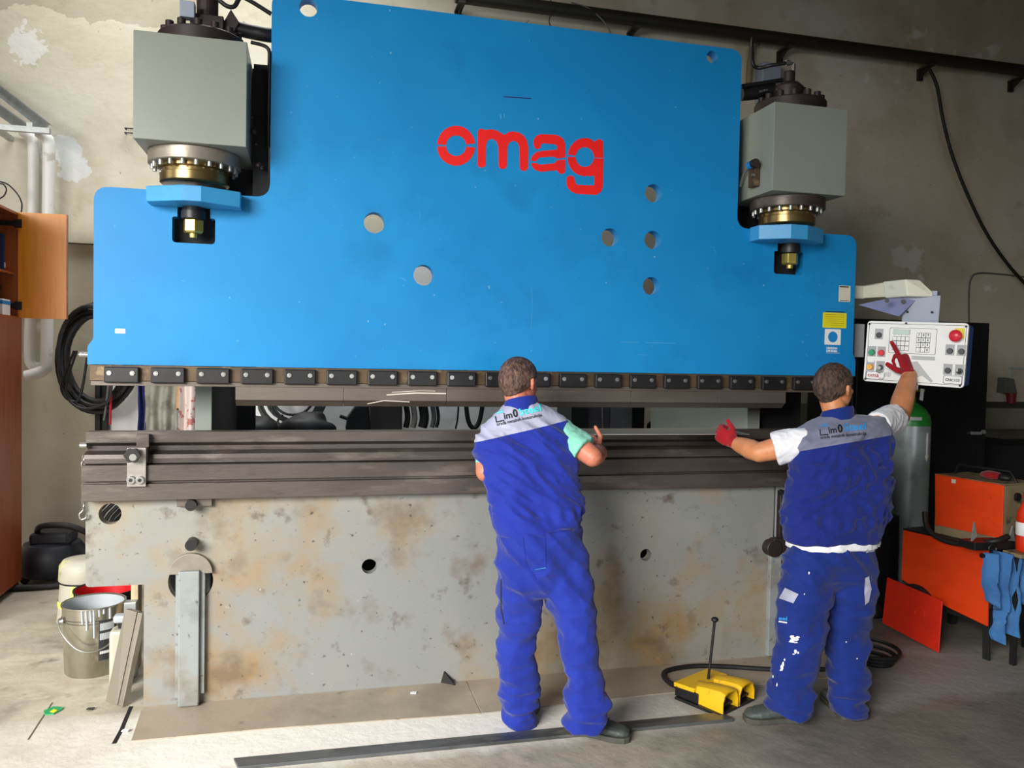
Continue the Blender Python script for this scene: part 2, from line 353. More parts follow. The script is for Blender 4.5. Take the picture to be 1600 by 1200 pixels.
# ------------------------------------------------------------------ the hall
def floor_mat():
    m, nt, b = base('worn_concrete', .62); v = coords(nt); col = lin((158, 149, 132))
    for c, s, lo, hi, det, st in (((200, 191, 172), .9, .42, .62, 5, .9), ((112, 104, 92), 1.7, .52, .72, 6, .8), ((84, 78, 70), 6, .6, .74, 9, .7), ((205, 198, 184), 11, .66, .74, 6, .6), ((50, 46, 42), 45, .72, .76, 2, .7)):
        col = mixc(nt, mathn(nt, 'MULTIPLY', noisef(nt, v, s, lo, hi, det), st), col, lin(c))
    sep = nd(nt, 'ShaderNodeSeparateXYZ'); nt.links.new(v, sep.inputs[0]); y = sep.outputs[1]; x = sep.outputs[0]
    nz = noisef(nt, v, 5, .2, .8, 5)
    # pale concrete strip with sunlight painted in; floor darkened rightward as the daylight fades
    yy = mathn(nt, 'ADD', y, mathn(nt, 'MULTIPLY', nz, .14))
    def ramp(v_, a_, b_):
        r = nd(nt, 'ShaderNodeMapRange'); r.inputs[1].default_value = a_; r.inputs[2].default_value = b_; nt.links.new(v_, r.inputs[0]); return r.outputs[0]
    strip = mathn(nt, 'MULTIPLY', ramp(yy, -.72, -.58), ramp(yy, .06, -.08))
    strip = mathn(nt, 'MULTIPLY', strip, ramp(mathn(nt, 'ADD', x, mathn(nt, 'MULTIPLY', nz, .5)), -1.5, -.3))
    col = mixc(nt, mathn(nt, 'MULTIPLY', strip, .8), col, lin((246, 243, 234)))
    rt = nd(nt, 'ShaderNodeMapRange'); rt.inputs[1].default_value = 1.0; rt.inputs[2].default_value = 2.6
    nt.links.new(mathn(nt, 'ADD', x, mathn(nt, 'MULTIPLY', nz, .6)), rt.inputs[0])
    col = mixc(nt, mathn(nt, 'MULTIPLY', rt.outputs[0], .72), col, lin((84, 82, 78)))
    nt.links.new(col, b.inputs['Base Color']); bumpn(nt, b, noisef(nt, v, 14, .2, .8, 9), .35, .01)
    nt.links.new(mathn(nt, 'ADD', mathn(nt, 'MULTIPLY', nz, .3), .42), b.inputs['Roughness']); return m
def wall_mat():
    m, nt, b = base('old_plaster', .85, 0, .3); v = coords(nt); col = lin((196, 188, 164))
    for c, s, lo, hi, det, st in (((208, 204, 188), .7, .4, .65, 4, .9), ((168, 154, 124), 1.1, .5, .75, 5, .8), ((140, 130, 108), 3.5, .6, .78, 8, .6), ((224, 224, 216), 2.3, .66, .7, 3, .7), ((60, 56, 50), 17, .745, .765, 3, .8)):
        col = mixc(nt, mathn(nt, 'MULTIPLY', noisef(nt, v, s, lo, hi, det), st), col, lin(c))
    sep = nd(nt, 'ShaderNodeSeparateXYZ'); nt.links.new(v, sep.inputs[0]); x, z = sep.outputs[0], sep.outputs[2]
    nz = noisef(nt, v, 2.5, .2, .8, 6)
    hi = mathn(nt, 'GREATER_THAN', mathn(nt, 'ADD', z, mathn(nt, 'MULTIPLY', nz, .35)), P(80, 14, WALL_Y).z + .12); hi = mathn(nt, 'MULTIPLY', hi, mathn(nt, 'LESS_THAN', x, P(330, 10, WALL_Y).x))   # unpainted upper band
    col = mixc(nt, mathn(nt, 'MULTIPLY', hi, .42), col, lin((128, 120, 98)))
    nb_ = noisef(nt, v, 9, .3, .7, 8)
    def blob(cx, cz, rx, rz, rgb, st=1.0):
        nonlocal col
        dx = mathn(nt, 'DIVIDE', mathn(nt, 'SUBTRACT', x, cx), rx); dz = mathn(nt, 'DIVIDE', mathn(nt, 'SUBTRACT', z, cz), rz)
        d = mathn(nt, 'ADD', mathn(nt, 'ADD', mathn(nt, 'MULTIPLY', dx, dx), mathn(nt, 'MULTIPLY', dz, dz)), mathn(nt, 'MULTIPLY', nb_, 1.7))
        col = mixc(nt, mathn(nt, 'MULTIPLY', mathn(nt, 'LESS_THAN', d, 1.7), st), col, lin(rgb))
    for (px, py, wx, wz, c) in ((42, 70, .13, .17, (222, 221, 214)), (92, 232, .16, .12, (220, 222, 220)), (112, 255, .13, .16, (216, 220, 219))):
        q = P(px, py, WALL_Y); blob(q.x, q.z, wx, wz, c, .75)
    lo = mathn(nt, 'MULTIPLY', mathn(nt, 'LESS_THAN', z, P(1575, 632, WALL_Y).z), mathn(nt, 'GREATER_THAN', x, 4.5))
    col = mixc(nt, mathn(nt, 'MULTIPLY', lo, .75), col, lin((110, 112, 106)))
    wl = mathn(nt, 'MULTIPLY', mathn(nt, 'GREATER_THAN', x, P(166, 640, WALL_Y).x), mathn(nt, 'MULTIPLY', mathn(nt, 'LESS_THAN', x, P(900, 640, WALL_Y).x), mathn(nt, 'LESS_THAN', z, P(200, 392, WALL_Y).z)))
    col = mixc(nt, mathn(nt, 'MULTIPLY', wl, .9), col, lin((240, 240, 238)))      # whiter patch behind the press
    nt.links.new(col, b.inputs['Base Color']); bumpn(nt, b, noisef(nt, v, 6, .2, .8, 7), .22, .02); return m
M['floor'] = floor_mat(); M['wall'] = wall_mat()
M['ceil'] = simple('dark_roof_boards', (90, 80, 66), .9); M['wallside'] = simple('side_plaster', (150, 140, 118), .9, bump=.3, bs=12)
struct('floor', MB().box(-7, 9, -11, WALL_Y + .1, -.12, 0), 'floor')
struct('wall_back', MB().box(-7, 9, WALL_Y, WALL_Y + .2, 0, 6.2), 'wall')
struct('wall_left', MB().box(-7.2, -7, -11, WALL_Y + .2, 0, 6.2), 'wallside')
struct('wall_right', MB().box(9, 9.2, -11, WALL_Y + .2, 0, 6.2), 'wallside')
struct('ceiling', MB().box(-7.2, 9.2, -11, WALL_Y + .2, 6.2, 6.35), 'ceil')
# dado ledge at the right of the back wall
a = P(1549, 632, WALL_Y); struct('trim_1', MB().box(a.x - 1.2, 8.9, WALL_Y - .03, WALL_Y, a.z - .035, a.z + .03), simple('dark_dado_board', (58, 56, 52), .7))
# dark joint in the floor at the left end of the press
g0, g1, g2, g3 = G(205, 1104), G(196, 1125), G(190, 1140), G(178, 1162)
def ribbon(pts, w, z0, z1):
    b = MB()
    for i in range(len(pts) - 1):
        p, q = Vector(pts[i]), Vector(pts[i + 1]); d = (q - p).normalized(); s = Vector((-d.y, d.x, 0)) * w / 2
        b.prism([(p + s).xy.to_3d() + Vector((0, 0, z0)), (p - s).xy.to_3d() + Vector((0, 0, z0)), (q - s).xy.to_3d() + Vector((0, 0, z0)), (q + s).xy.to_3d() + Vector((0, 0, z0))], (0, 0, z1 - z0))
    return b
struct('trim_2', ribbon([g0, g1, g2, g3], .018, 0, .0012), simple('joint_filler', (18, 17, 16), .95))
struct('trim_3', ribbon([G(82, 1098), G(62, 1128), G(44, 1156)], .007, 0, .001), simple('crack_filler', (90, 80, 66), .95))

# steel floor plates before the press
def floor_plate(poly, label):
    b = MB().prism([Vector((p[0], p[1], 0)) for p in poly], (0, 0, .005)); o = mk('floor_plate', b, 'plate', bevel=.001)
    tag(o, label, 'floor plate', 'floor plates'); return o
s0, s1 = G(735, 1076, .005), G(752, 1114, .005)
e0, e1, e2 = G(197, 1160), G(400, 1141), G(1075, 1092)
floor_plate([(-.775, .0), (e0.x + .02, e0.y), (e1.x, e1.y), (s1.x - .003, s1.y + .0), (s0.x - .003, .0)], 'brown steel floor plate under the left half of the press, beside the dark floor joint')
floor_plate([(s0.x + .003, .0), (s1.x + .003, s1.y), (1.7, -.36), (2.9, -.35), (3.0, 0)], 'grey steel floor plate at the feet of the men, right of the plate seam')

# ------------------------------------------------------------------ the press brake
PR = thing('press_brake', 'huge blue press brake with red omag lettering, filling the middle of the workshop', 'press brake', (1.05, .3, 0))
RT = .07
def z_(px, py, Y=0): return P(px, py, Y).z
def x_(px, py, Y=0): return P(px, py, Y).x
def hole(px, py, r): q = P(px, py); return circ((q.x, q.z), r)
TL, TR_ = -.208, 2.335; LT = 2.487
outer = [(-1.02, 1.655), (3.143, 1.655), (3.143, 1.75), (3.122, 1.79), (3.122, LT), (TR_, LT + .0), (TR_, 3.485), (TL, 3.485), (TL, LT - .0), (-.995, LT), (-.995, 1.775), (-1.02, 1.74)]
outer = rounded(outer, [0, 0, .01, .01, .07, .07, .07, .07, .07, .07, .01, .01])
cl, cr = P(303, 330).x, P(1233, 380).x
sl = [P(270, 338), P(337, 382)]; sr = [P(1212, 392), P(1256, 430)]
def slot(cx, a, b_):       # keyhole slot for the rod nut
    w = (b_.x - a.x) / 2; z1, z0 = a.z, b_.z
    return rounded([(cx - w, z0), (cx + w, z0), (cx + w, z1), (cx + .074, z1), (cx + .074, z1 + .09), (cx - .074, z1 + .09), (cx - .074, z1), (cx - w, z1)], [.02, .02, .012, 0, 0, 0, 0, .012])
holes = [slot(cl, *sl), slot(cr, *sr), hole(482, 12, .044), hole(585, 348, .053), hole(662, 430, .053), hole(1021, 302, .05), hole(953, 371, .05), hole(1020, 375, .05), hole(1017.5, 447, .05), hole(1113, 89, .034)]
mk('ram', xz(outer, holes, 0, RT), 'blue', PR)
# rust coloured backing seen through the bottom of the ram
mk('clamp_rail', MB().box(-1.012, 3.12, .008, .062, 1.578, 1.6535), 'rail_brown', PR, bevel=.002)
mk('clamp_rail', MB().box(-1.006, 3.12, .004, .066, 1.556, 1.577), 'punch', PR, bevel=.001)
pitch = .2035; x0 = P(871, 585, -.01).x - 11 * pitch + .012
for k in range(20):
    x = x0 + k * pitch
    if x + .145 > 3.12: break
    c = mk('punch_clamp', MB().box(x - .002, x + .150, -.022, .004, 1.570, 1.646), 'black', PR, bevel=.006)
    for xx in (x + .022, x + .122):
        b = MB().cyl((xx, -.022, 1.616), (xx, -.028, 1.616), .011, n=14); b.cyl((xx, -.028, 1.616), (xx, -.031, 1.616), .0075, .0065, n=14)
        mk('clamp_screw', b, 'chrome', c, smooth=40, label='bright socket screw of a black clamp')
# upper tool: punch sections
pz1, pz0 = 1.5555, P(500, 629, .02).z
seams = [P(368, 610, .02).x, P(537, 610, .02).x, P(697, 610, .02).x, P(985, 610, .02).x, P(1120, 610, .02).x, P(1226, 610, .02).x]
for a_, b_ in zip(seams[:-1], seams[1:]):
    s_ = [(0, pz1), (.05, pz1), (.05, pz0 + .03), (.062, pz0 + .012), (.062, pz0), (.04, pz0 - .02), (.012, pz0 + .004), (0, pz0 + .012)]
    mk('punch', MB().prism([(a_ + .001, y + .005, z) for y, z in s_], (b_ - a_ - .002, 0, 0)), 'punch', PR, bevel=.001, label='dark steel punch section hanging under the clamps')
# scraped bright wear marks on the punch
def mark(pts, w, mat, par, name='scratch', Y=0):
    b = MB()
    for i in range(len(pts) - 1):
        p, q = Vector(pts[i]), Vector(pts[i + 1]); d = (q - p).normalized(); s = Vector((-d.z, 0, d.x)) * w / 2
        b.prism([p + s, p - s, q - s, q + s], (0, -.0008, 0))
    return mk(name, b, mat, par)
for pts, w in (([(604, 617), (650, 614), (697, 615)], .006), ([(612, 613), (655, 610.5), (680, 611)], .003), ([(574, 631), (600, 626), (640, 628)], .004)):
    mark([P(a_, b_, .0045) for a_, b_ in pts], w, 'paper', PR)
# ---- table (bed) and die rail: one profile each, along X
XA, XB = -1.026, 3.13
def prof(name, yz, mat, a_=XA, b_=XB, **k): return mk(name, MB().prism([(a_, y, z) for y, z in yz], (b_ - a_, 0, 0)), mat, PR, **k)
prof('die_rail', [(-.006, 1.337), (.075, 1.337), (.075, 1.24), (.03, 1.24), (.03, 1.268), (-.006, 1.285)], 'steel', bevel=.002)
prof('die_base', [(.03, 1.2415), (.09, 1.2415), (.09, 1.19), (-.035, 1.19), (-.035, 1.213), (-.03, 1.232), (.0, 1.245), (.03, 1.245)], 'steel', XA, XB, bevel=.001)
prof('table', [(-.078, 1.186), (.12, 1.186), (.12, 1.02), (-.078, 1.02), (-.078, 1.098), (-.05, 1.098), (-.05, 1.112), (-.078, 1.112)], 'steel', XA, XB, bevel=.002)
# base plate with the lower left and right corners cut back
bx = [(XA, 1.02), (XA, .60), (-.77, .60), (-.77, 0), (2.625, 0), (2.625, 1.02)]
bh = [circ((P(172, 803).x, P(172, 803).z), .05), circ((P(577, 885).x, P(577, 885).z), .038), circ((P(1009, 867).x, P(1009, 867).z), .033), circ((P(298, 908).x, P(298, 908).z), .103, 40)]
mk('base_plate', xz(rounded(bx, [0, .02, 0, 0, 0, 0]), bh, 0, .06), 'base', PR, bevel=.002)
bx2 = [(2.64, 1.02), (2.64, 0), (2.70, 0), (2.88, 0), (2.88, .548), (3.13, .548), (3.13, 1.02)]
mk('base_plate', xz(bx2, [], .004, .06), 'post', PR, bevel=.002, label='pale grey right end plate of the press base')
# added black sheet standing in for the shade inside the base
mk('inner_shade_sheet', MB().box(-.80, 3.05, .5, .52, .02, 1.02), 'void', PR)
# front posts in round recesses
def post(px0, px1, ztop, zbot, name='front_post', disc=None, Yf=-.055):
    xa, xb = x_(px0, 1000, Yf), x_(px1, 1000, Yf)
    o = mk(name, MB().box(xa, xb, Yf, .05, zbot, ztop), 'post', PR, bevel=.006)
    b = MB().box(xb, xb + .022, Yf + .025, .05, zbot + .05, ztop - .005); b.box(xa - .018, xa, Yf + .04, .05, zbot + .03, ztop - .02)
    mk('side_strip', b, 'post', o, bevel=.002)
    return o
zt = z_(298, 893, -.055); po = post(278, 311, zt, z_(298, 1104, -.055))
q = P(298, 893, -.03); dd = [(q.x + .098 * math.cos(a_), q.z - .012 + .098 * math.sin(a_)) for a_ in [PI * i / 24 for i in range(25)]]
mk('half_disc', xz(dd, [], -.028, .04), 'leanmetal', PR, bevel=.002)
zt2 = z_(1210, 868, -.03)
xa, xb = x_(1202, 950, -.03), x_(1219, 950, -.03)
mk('front_post', MB().box(xa, xb, -.03, .003, z_(1210, 1025, -.03), zt2), 'post', PR, bevel=.004)
mk('rust_strip', MB().box(xb + .002, xb + .03, -.01, .003, .1, zt2), simple('orange_primer', (150, 84, 40), .6), PR)
q = P(1211, 858, -.06); b = MB().cyl((q.x, .02, q.z), (q.x, -.06, q.z), .048, n=28); b.box(q.x, q.x + .13, -.05, .01, q.z - .03, q.z + .055); b.box(q.x + .045, q.x + .08, -.03, .01, q.z + .055, q.z + .33)
mk('pivot_bracket', b, 'brown', PR, smooth=35, bevel=.004)
q = P(1226, 772, -.04); mk('stub_pin', MB().cyl((q.x, .0, q.z), (q.x, -.05, q.z), .022, n=20), 'black', PR, smooth=40)
for px, py, r, ln in ((299, 789, .026, .07), (299, 851, .027, .07)):
    q = P(px, py, -.05); mk('stub_pin', MB().cyl((q.x, .0, q.z), (q.x, -ln, q.z), r, n=24), 'black', PR, smooth=40)
q = P(301, 775, -.02); mk('table_key', MB().box(q.x - .07, q.x + .09, -.03, .0, q.z - .05, 1.02), 'punch', PR, bevel=.003)
q = P(693, 1071); mk('gusset', MB().prism([(q.x - .015, -.001, .006), (q.x + .05, -.05, .006), (q.x + .0, -.004, .065)], (.006, .003, 0)), 'black', PR)
# adjustable side stop on the table
xs, xe = P(198, 720, -.1).x, P(228, 720, -.1).x; zb, zc = P(200, 761, -.1).z, P(200, 700, -.1).z
st = mk('side_stop', MB().box(xs, xe, -.098, -.079, zb, zc), 'steelhi', PR, bevel=.002, label='bright clamp bracket with black knob on the left end of the table')
b = MB().box(xs + .028, xe + .004, -.079, -.03, 1.2, zc); b.box(xs + .03, xe + .004, -.05, -.012, zc - .01, z_(210, 678, -.03)); mk('stop_arm', b, 'steel', st, bevel=.002)
q = P(208, 711, -.12)
b = MB(); pr_ = []
for i in range(36): a_ = 2 * PI * i / 36; r = .033 + .003 * math.cos(6 * a_); pr_.append((q.x + r * math.cos(a_), q.z + r * math.sin(a_)))
vs, fs = flat(pr_, [], .022); b.add([(v.x, -.135 + v.z, v.y) for v in vs], fs); b.cyl((q.x, -.125, q.z), (q.x, -.098, q.z), .014)
mk('knob', b, 'black', st, bevel=.004)
mk('knob_cap', MB().cyl((q.x + .004, -.1475, q.z - .008), (q.x + .004, -.1465, q.z - .008), .016), 'chrome', st)
for px in (205, 219):
    q = P(px, 750, -.1); b = MB().cyl((q.x, -.098, q.z), (q.x, -.112, q.z), .0195, n=20); mk('screw', b, 'chrome', st, smooth=40, bevel=.002)
    mk('screw_socket', MB().cyl((q.x, -.1122, q.z), (q.x, -.1128, q.z), .009, n=6), 'black', st)
# small chrome nipples on the left ends, chain and hook
for py, nm, Y in ((554, 'limit_pin', .02), (696, 'limit_pin', .0)):
    q = P(127 if py < 600 else 128, py, Y); mk(nm, MB().cyl((q.x - .008, q.y, q.z), (-1.02, q.y, q.z), .013, n=16), 'chrome', PR, smooth=40)
b = MB(); q = P(132, 712, -.02); xx = q.x - .005
for i in range(9):
    zz = q.z - .014 - i * .027
    t = [(xx + .007 * math.cos(a_) * (1 if i % 2 else .2), -.02 + .007 * math.cos(a_) * (.2 if i % 2 else 1), zz + .017 * math.sin(a_)) for a_ in [2 * PI * j / 10 for j in range(11)]]
    b.tube(t, .0028, 6, False)
zz = q.z - .014 - 9 * .027; b.tube([(xx, -.02, zz + .012), (xx, -.02, zz), (xx - .016, -.02, zz - .02), (xx - .008, -.02, zz - .042), (xx + .012, -.02, zz - .036), (xx + .014, -.02, zz - .02)], .005, 8)
mk('chain_with_hook', b, 'chrome', PR, smooth=50)
# C frames behind the ram
for px0, px1 in ((305, 331), (1168, 1188)):
    xa, xb = P(px0, 640, .42).x, P(px1, 640, .42).x
    s_ = [(.42, 0), (1.9, 0), (1.9, 3.0), (.12, 3.0), (.12, 2.65), (.42, 2.5)]
    mk('side_frame', MB().prism([(xa, y, z) for y, z in s_], (xb - xa, 0, 0)), 'grey', PR, bevel=.004)
# ---- hydraulic cylinders
def cylinder(cx, xl, xr, z0, z1, side):
    yc = .032; hw = (xr - xl) / 2; yf = yc - hw - .0; yb = yc + hw
    body = mk('hydraulic_cylinder', MB().box(xl, xr, yf, yb, z0, z1), 'grey', PR, bevel=.003)
    # lower flange and gland
    mk('lower_flange', MB().lathe((cx, yc, z0), [(.205, -.0), (.21, -.004), (.21, -.058), (.205, -.062)], n=48), 'leanmetal' if side < 0 else 'steel', body, smooth=35)
    for i in range(20):
        a_ = 2 * PI * (i + .5) / 20; c = (cx + .188 * math.cos(a_), yc + .188 * math.sin(a_))
        mk('flange_bolt', MB().cyl((c[0], c[1], z0 - .062), (c[0], c[1], z0 - .085), .0095, n=10), 'galv', body, smooth=40)
    mk('gland', MB().lathe((cx, yc, z0), [(.165, -.062), (.165, -.078), (.15, -.084), (.15, -.1), (.158, -.104), (.158, -.142), (.15, -.148), (.14, -.15)], n=48), 'brass', body, smooth=35)
    zb = LT + .035 if side < 0 else LT + .03
    mk('rod', MB().lathe((cx, yc, 0), [(.1, z0 - .15), (.1, zb)], n=40), 'chrome', body, smooth=35)
    # top flange, bolts and valve
    mk('top_flange', MB().lathe((cx + (.03 if side < 0 else .0), yc, z1), [(.19, 0), (.2, .006), (.2, .068), (.192, .075)], n=48), 'brown', body, smooth=35)
    for i in range(14):
        a_ = 2 * PI * (i + .5) / 14; c = (cx + (.03 if side < 0 else 0) + .168 * math.cos(a_), yc + .168 * math.sin(a_))
        mk('flange_bolt', MB().cyl((c[0], c[1], z1 + .075), (c[0], c[1], z1 + .108), .019, n=12), 'brown', body, smooth=40, bevel=.002)
    return body
c1 = cylinder(cl, -.786, -.304, 2.672, 3.150, -1)
c2 = cylinder(cr, P(1212, 158, -.205).x, P(1212, 158, -.205).x + .46, 2.668, 3.148, 1)
# blue collars clamped on the ram
def collar(px, zt_, zb_, par, nm='ram_bracket'):
    xs_ = [P(a_, 300 if px[0][0] < 600 else 365, y).x for a_, y in px]
    poly = [(xs_[0], .0)] + [(x, y) for x, (a_, y) in zip(xs_, px)] + [(xs_[-1], .0)]
    o = mk(nm, MB().prism([(x, y, zb_) for x, y in poly], (0, 0, zt_ - zb_)), 'bluelt', PR, bevel=.004); return o
collar([(228, -.10), (283, -.19), (314, -.19), (376, -.10)], z_(285, 288, -.19), z_(285, 313, -.19), PR)
collar([(1186, -.10), (1236, -.19), (1262, -.19), (1287, -.1)], z_(1240, 350, -.19), z_(1240, 373, -.19), PR)
# threaded rod ends and brass nuts in the slots
for cx, sl_, zt_ in ((cl, sl, z_(300, 313, -.04)), (cr, sr, z_(1232, 372, -.04))):
    z1 = sl_[0].z; yy = -.012
    b = MB().lathe((cx, yy, 0), [(.058, LT - .0), (.058, z1 + .055), (.05, z1 + .05), (.05, z1 + .03), (.056, z1 + .028), (.056, z1 - .01), (.05, z1 - .015)], n=30)
    mk('threaded_rod', b, 'black', PR, smooth=40)
    b = MB().lathe((cx, yy, 0), [(.044, z1 - .012), (.048, z1 - .018), (.048, z1 - .07), (.04, z1 - .078)], n=6); b.lathe((cx, yy, 0), [(.02, z1 - .078), (.018, z1 - .1)], n=16)
    mk('rod_nut', b, 'gold', PR, bevel=.002)
for cx, s_ in ((cl, sl), (cr, sr)): mk('slot_backing', MB().box(cx - .13, cx + .13, RT + .004, RT + .03, s_[1].z - .04, s_[0].z + .11), 'void', PR)  # black sheet added so the slots look dark behind
# head structure and pipes between cylinders and ram
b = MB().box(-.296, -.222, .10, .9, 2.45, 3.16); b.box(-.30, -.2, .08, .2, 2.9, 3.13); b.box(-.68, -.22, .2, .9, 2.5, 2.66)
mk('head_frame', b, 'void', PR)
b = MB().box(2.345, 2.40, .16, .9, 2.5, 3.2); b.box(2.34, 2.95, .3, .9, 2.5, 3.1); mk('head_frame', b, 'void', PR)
q = P(1160, 318, .1)
b = MB().tube([P(360, 42, .04), P(392, 50, .05), P(420, 55, .06), P(450, 58, .15)], .034, 12); mk('pressure_hose', b, 'black', PR, smooth=50)
b = MB().tube([P(392, 66, .0), P(418, 75, .0), P(421, 100, .0), P(420, 160, .02), P(419, 230, .05)], .009, 8); mk('pressure_pipe', b, 'black', PR, smooth=50)
b = MB()
for px, py, s in ((393, 183, .014), (397, 205, .02), (400, 225, .012), (404, 258, .014), (409, 263, .01)): b.sphere(P(px, py, .05), s, 10, 8)
mk('pipe_fitting', b, 'brown', PR, smooth=60)
# left valve block on top
q = P(305, 38, .03); zt_ = 3.225
b = MB().box(cl - .02, cl + .13, -.03, .12, zt_, zt_ + .1); b.cyl((cl + .05, .04, zt_ + .1), (cl + .05, .04, zt_ + .22), .05); b.obox((cl + .15, .03, zt_ + .06), (.02, 0, -.03), (0, .03, 0), (.03, 0, .06))
mk('valve_block', b, 'brown', c1, bevel=.004)
a_ = P(294, 12, -.06); mk('valve_cap', MB().box(a_.x - .035, a_.x + .03, -.08, -.03, a_.z - .05, a_.z + .025), 'cast', c1, bevel=.003)
b = MB().tube([P(330, -12, .0), P(352, 8, .0), P(366, 10, .0), P(376, -4, .0), P(392, 2, .0), P(424, 22, .02)], .011, 8, steps=4); mk('pressure_pipe', b, 'black', c1, smooth=50)
# right valve
zt_ = 3.223; q = P(1237, 125, .0)
b = MB().lathe((q.x, .03, 0), [(.075, zt_), (.085, zt_ + .05), (.085, zt_ + .09), (.06, zt_ + .115), (.035, zt_ + .118), (.035, zt_ + .18), (.03, zt_ + .185)], n=20); b.cyl((q.x + .02, .03, zt_ + .06), (q.x + .085, .0, zt_ + .05), .045)
mk('valve_block', b, 'brown', c2, smooth=40)
a_ = P(1240, 100, .03); b = MB().cyl(a_, a_ + Vector((0, 0, -.045)), .012, n=10); b.cyl(P(1228, 98.5, .03), P(1234, 98, .03), .016, n=6); b.cyl(P(1232, 98.5, .03), a_, .009, n=10); mk('pipe_fitting', b, 'chrome', c2, smooth=40)
mk('pressure_pipe', MB().tube([P(1229, 98.5, .03), P(1205, 102, .05), P(1185, 106, .1), P(1176, 98, .1), P(1175, 70, .12), P(1176, 60, .15)], .011, 8), 'black', c2, smooth=50)
b = MB().tube([P(1158, 135, .05), P(1190, 130, .05), P(1222, 125, .05)], .012, 8); mk('pressure_pipe', b, 'black', c2, smooth=50)
b = MB().cyl(P(1157, 147, .1), P(1215, 141, .1), .04, n=16); mk('pressure_hose', b, 'black', c2, smooth=50)
b = MB()
for px, py in ((1213, 132), (1214, 136), (1213, 140), (1187, 143), (1194, 141)): b.cyl(P(px, py, .02), P(px + 5, py - .6, .02), .006, n=8)
mk('pipe_fitting', b, 'chrome', c2, smooth=40)
# solenoid bracket on the side of the right cylinder
xx = P(1212, 158, -.205).x - .0
def side(px, py): return PX(px, py, xx)
a_, b1 = side(1170, 255), side(1186, 290)
yb, ya = a_.y, b1.y; zt_, zb_ = side(1182, 252).z, side(1184, 292).z
ym = side(1183, 270).y
lb = mk('limit_switch', MB().box(xx - .035, xx, ym - .035, ym + .035, zb_, zt_ - .02), 'rail_brown', c2, bevel=.003, label='brown limit switch block on the side of the right cylinder')
mk('switch_roller', MB().cyl((xx - .05, ym - .04, zt_ - .03), (xx - .05, ym - .0, zt_ - .03), .022, n=16), 'signblue', lb, smooth=40)
mk('switch_roller', MB().cyl((xx - .05, ym - .07, zt_ - .03), (xx - .05, ym - .04, zt_ - .03), .024, n=16), 'brown', lb, smooth=40, label='dark knob end')
mk('switch_lever', MB().tube([(xx - .02, ym + .03, zt_ - .02), (xx - .03, ym + .09, zt_ - .06), (xx - .03, ym + .13, zt_ - .12)], .007, 8), 'chrome', lb, smooth=50)
b = MB()
for dz in (.06, .11): b.cyl((xx - .035, ym - .03, zb_ + dz), (xx - .05, ym - .03, zb_ + dz), .009, n=8)
mk('switch_screw', b, 'chrome', lb, smooth=40)
# ---- lettering and labels on the ram
ux, uz = 5.714, 5.714
def Lp(x, y): q = P(680 + x / ux, 180 + y / uz, 0); return (q.x, q.z)
def Lpoly(pts): return [Lp(*p) for p in pts]
def arcpts(cx, cy, r, a0, a1, n=18, ry=None): return [(cx + r * math.cos(math.radians(a0 + (a1 - a0) * i / (n - 1))), cy + (ry or r) * math.sin(math.radians(a0 + (a1 - a0) * i / (n - 1)))) for i in range(n)]
def band(c, ri, ro, a0, a1, n=22, ry=1.0):
    o_ = arcpts(c[0], c[1], ro[0], a0, a1, n, ro[1]); i_ = arcpts(c[0], c[1], ri[0], a1, a0, n, ri[1]); return o_ + i_
L = []
L.append([band((186, 273), (90, 92), (170, 178), 184, 353), band((186, 273), (90, 92), (170, 178), 5, 177)])           # o, split by the stencil bars
L.append([[(378, 150), (392, 126), (415, 120), (440, 133), (500, 126), (550, 136), (612, 176), (660, 150), (700, 145), (750, 156), (790, 182), (818, 225), (830, 290), (828, 470), (815, 492), (790, 498), (765, 490), (755, 470), (752, 290), (738, 248), (700, 228), (660, 245), (643, 290), (640, 455), (625, 476), (602, 482), (578, 474), (566, 455), (564, 285), (548, 235), (508, 210), (468, 225), (452, 270), (450, 445), (438, 463), (414, 469), (388, 462), (377, 445)]])   # m
L.append([[(875, 255), (880, 215), (905, 182), (945, 170), (1060, 174), (1105, 184), (1145, 215), (1160, 262), (1162, 378), (1085, 388), (1065, 372), (1030, 370), (930, 378), (905, 402), (906, 412), (852, 408), (862, 368), (900, 330), (960, 318), (1085, 308), (1088, 275), (1075, 262), (965, 250), (945, 262), (942, 288), (915, 304), (890, 298)],
          [(855, 428), (908, 428), (928, 442), (1060, 430), (1090, 402), (1162, 396), (1160, 505), (1145, 522), (1118, 525), (1098, 508), (1085, 492), (940, 506), (890, 488), (862, 458)]])           # a
L.append([[(1180, 352)] + arcpts(1335, 372, 152, 190, 292, 14, 168) + [(1424, 238), (1445, 218), (1475, 214), (1497, 235), (1502, 384), (1418, 376)] + arcpts(1335, 374, 82, 0, -172, 14, 88),
          [(1180, 372), (1254, 372)] + arcpts(1335, 376, 82, 178, 4, 14, 86) + [(1418, 384), (1502, 388), (1496, 640), (1480, 682), (1440, 712), (1260, 702), (1210, 680), (1178, 640), (1170, 590), (1176, 552), (1205, 538), (1235, 548), (1246, 580), (1252, 612), (1275, 622), (1412, 628), (1420, 610), (1420, 540), (1370, 545)] + arcpts(1335, 376, 155, 80, 176, 12, 168)])
for i, shapes in enumerate(L):
    b = MB()
    for s in shapes:
        pl = Lpoly(s); vs, fs = flat(pl, [], .0012); b.add([(v.x, -.0008 + v.z, v.y) for v in vs], fs)
    mk('painted_letter', b, 'red', PR, fix=False, label='red stencilled letter ' + 'omag'[i])
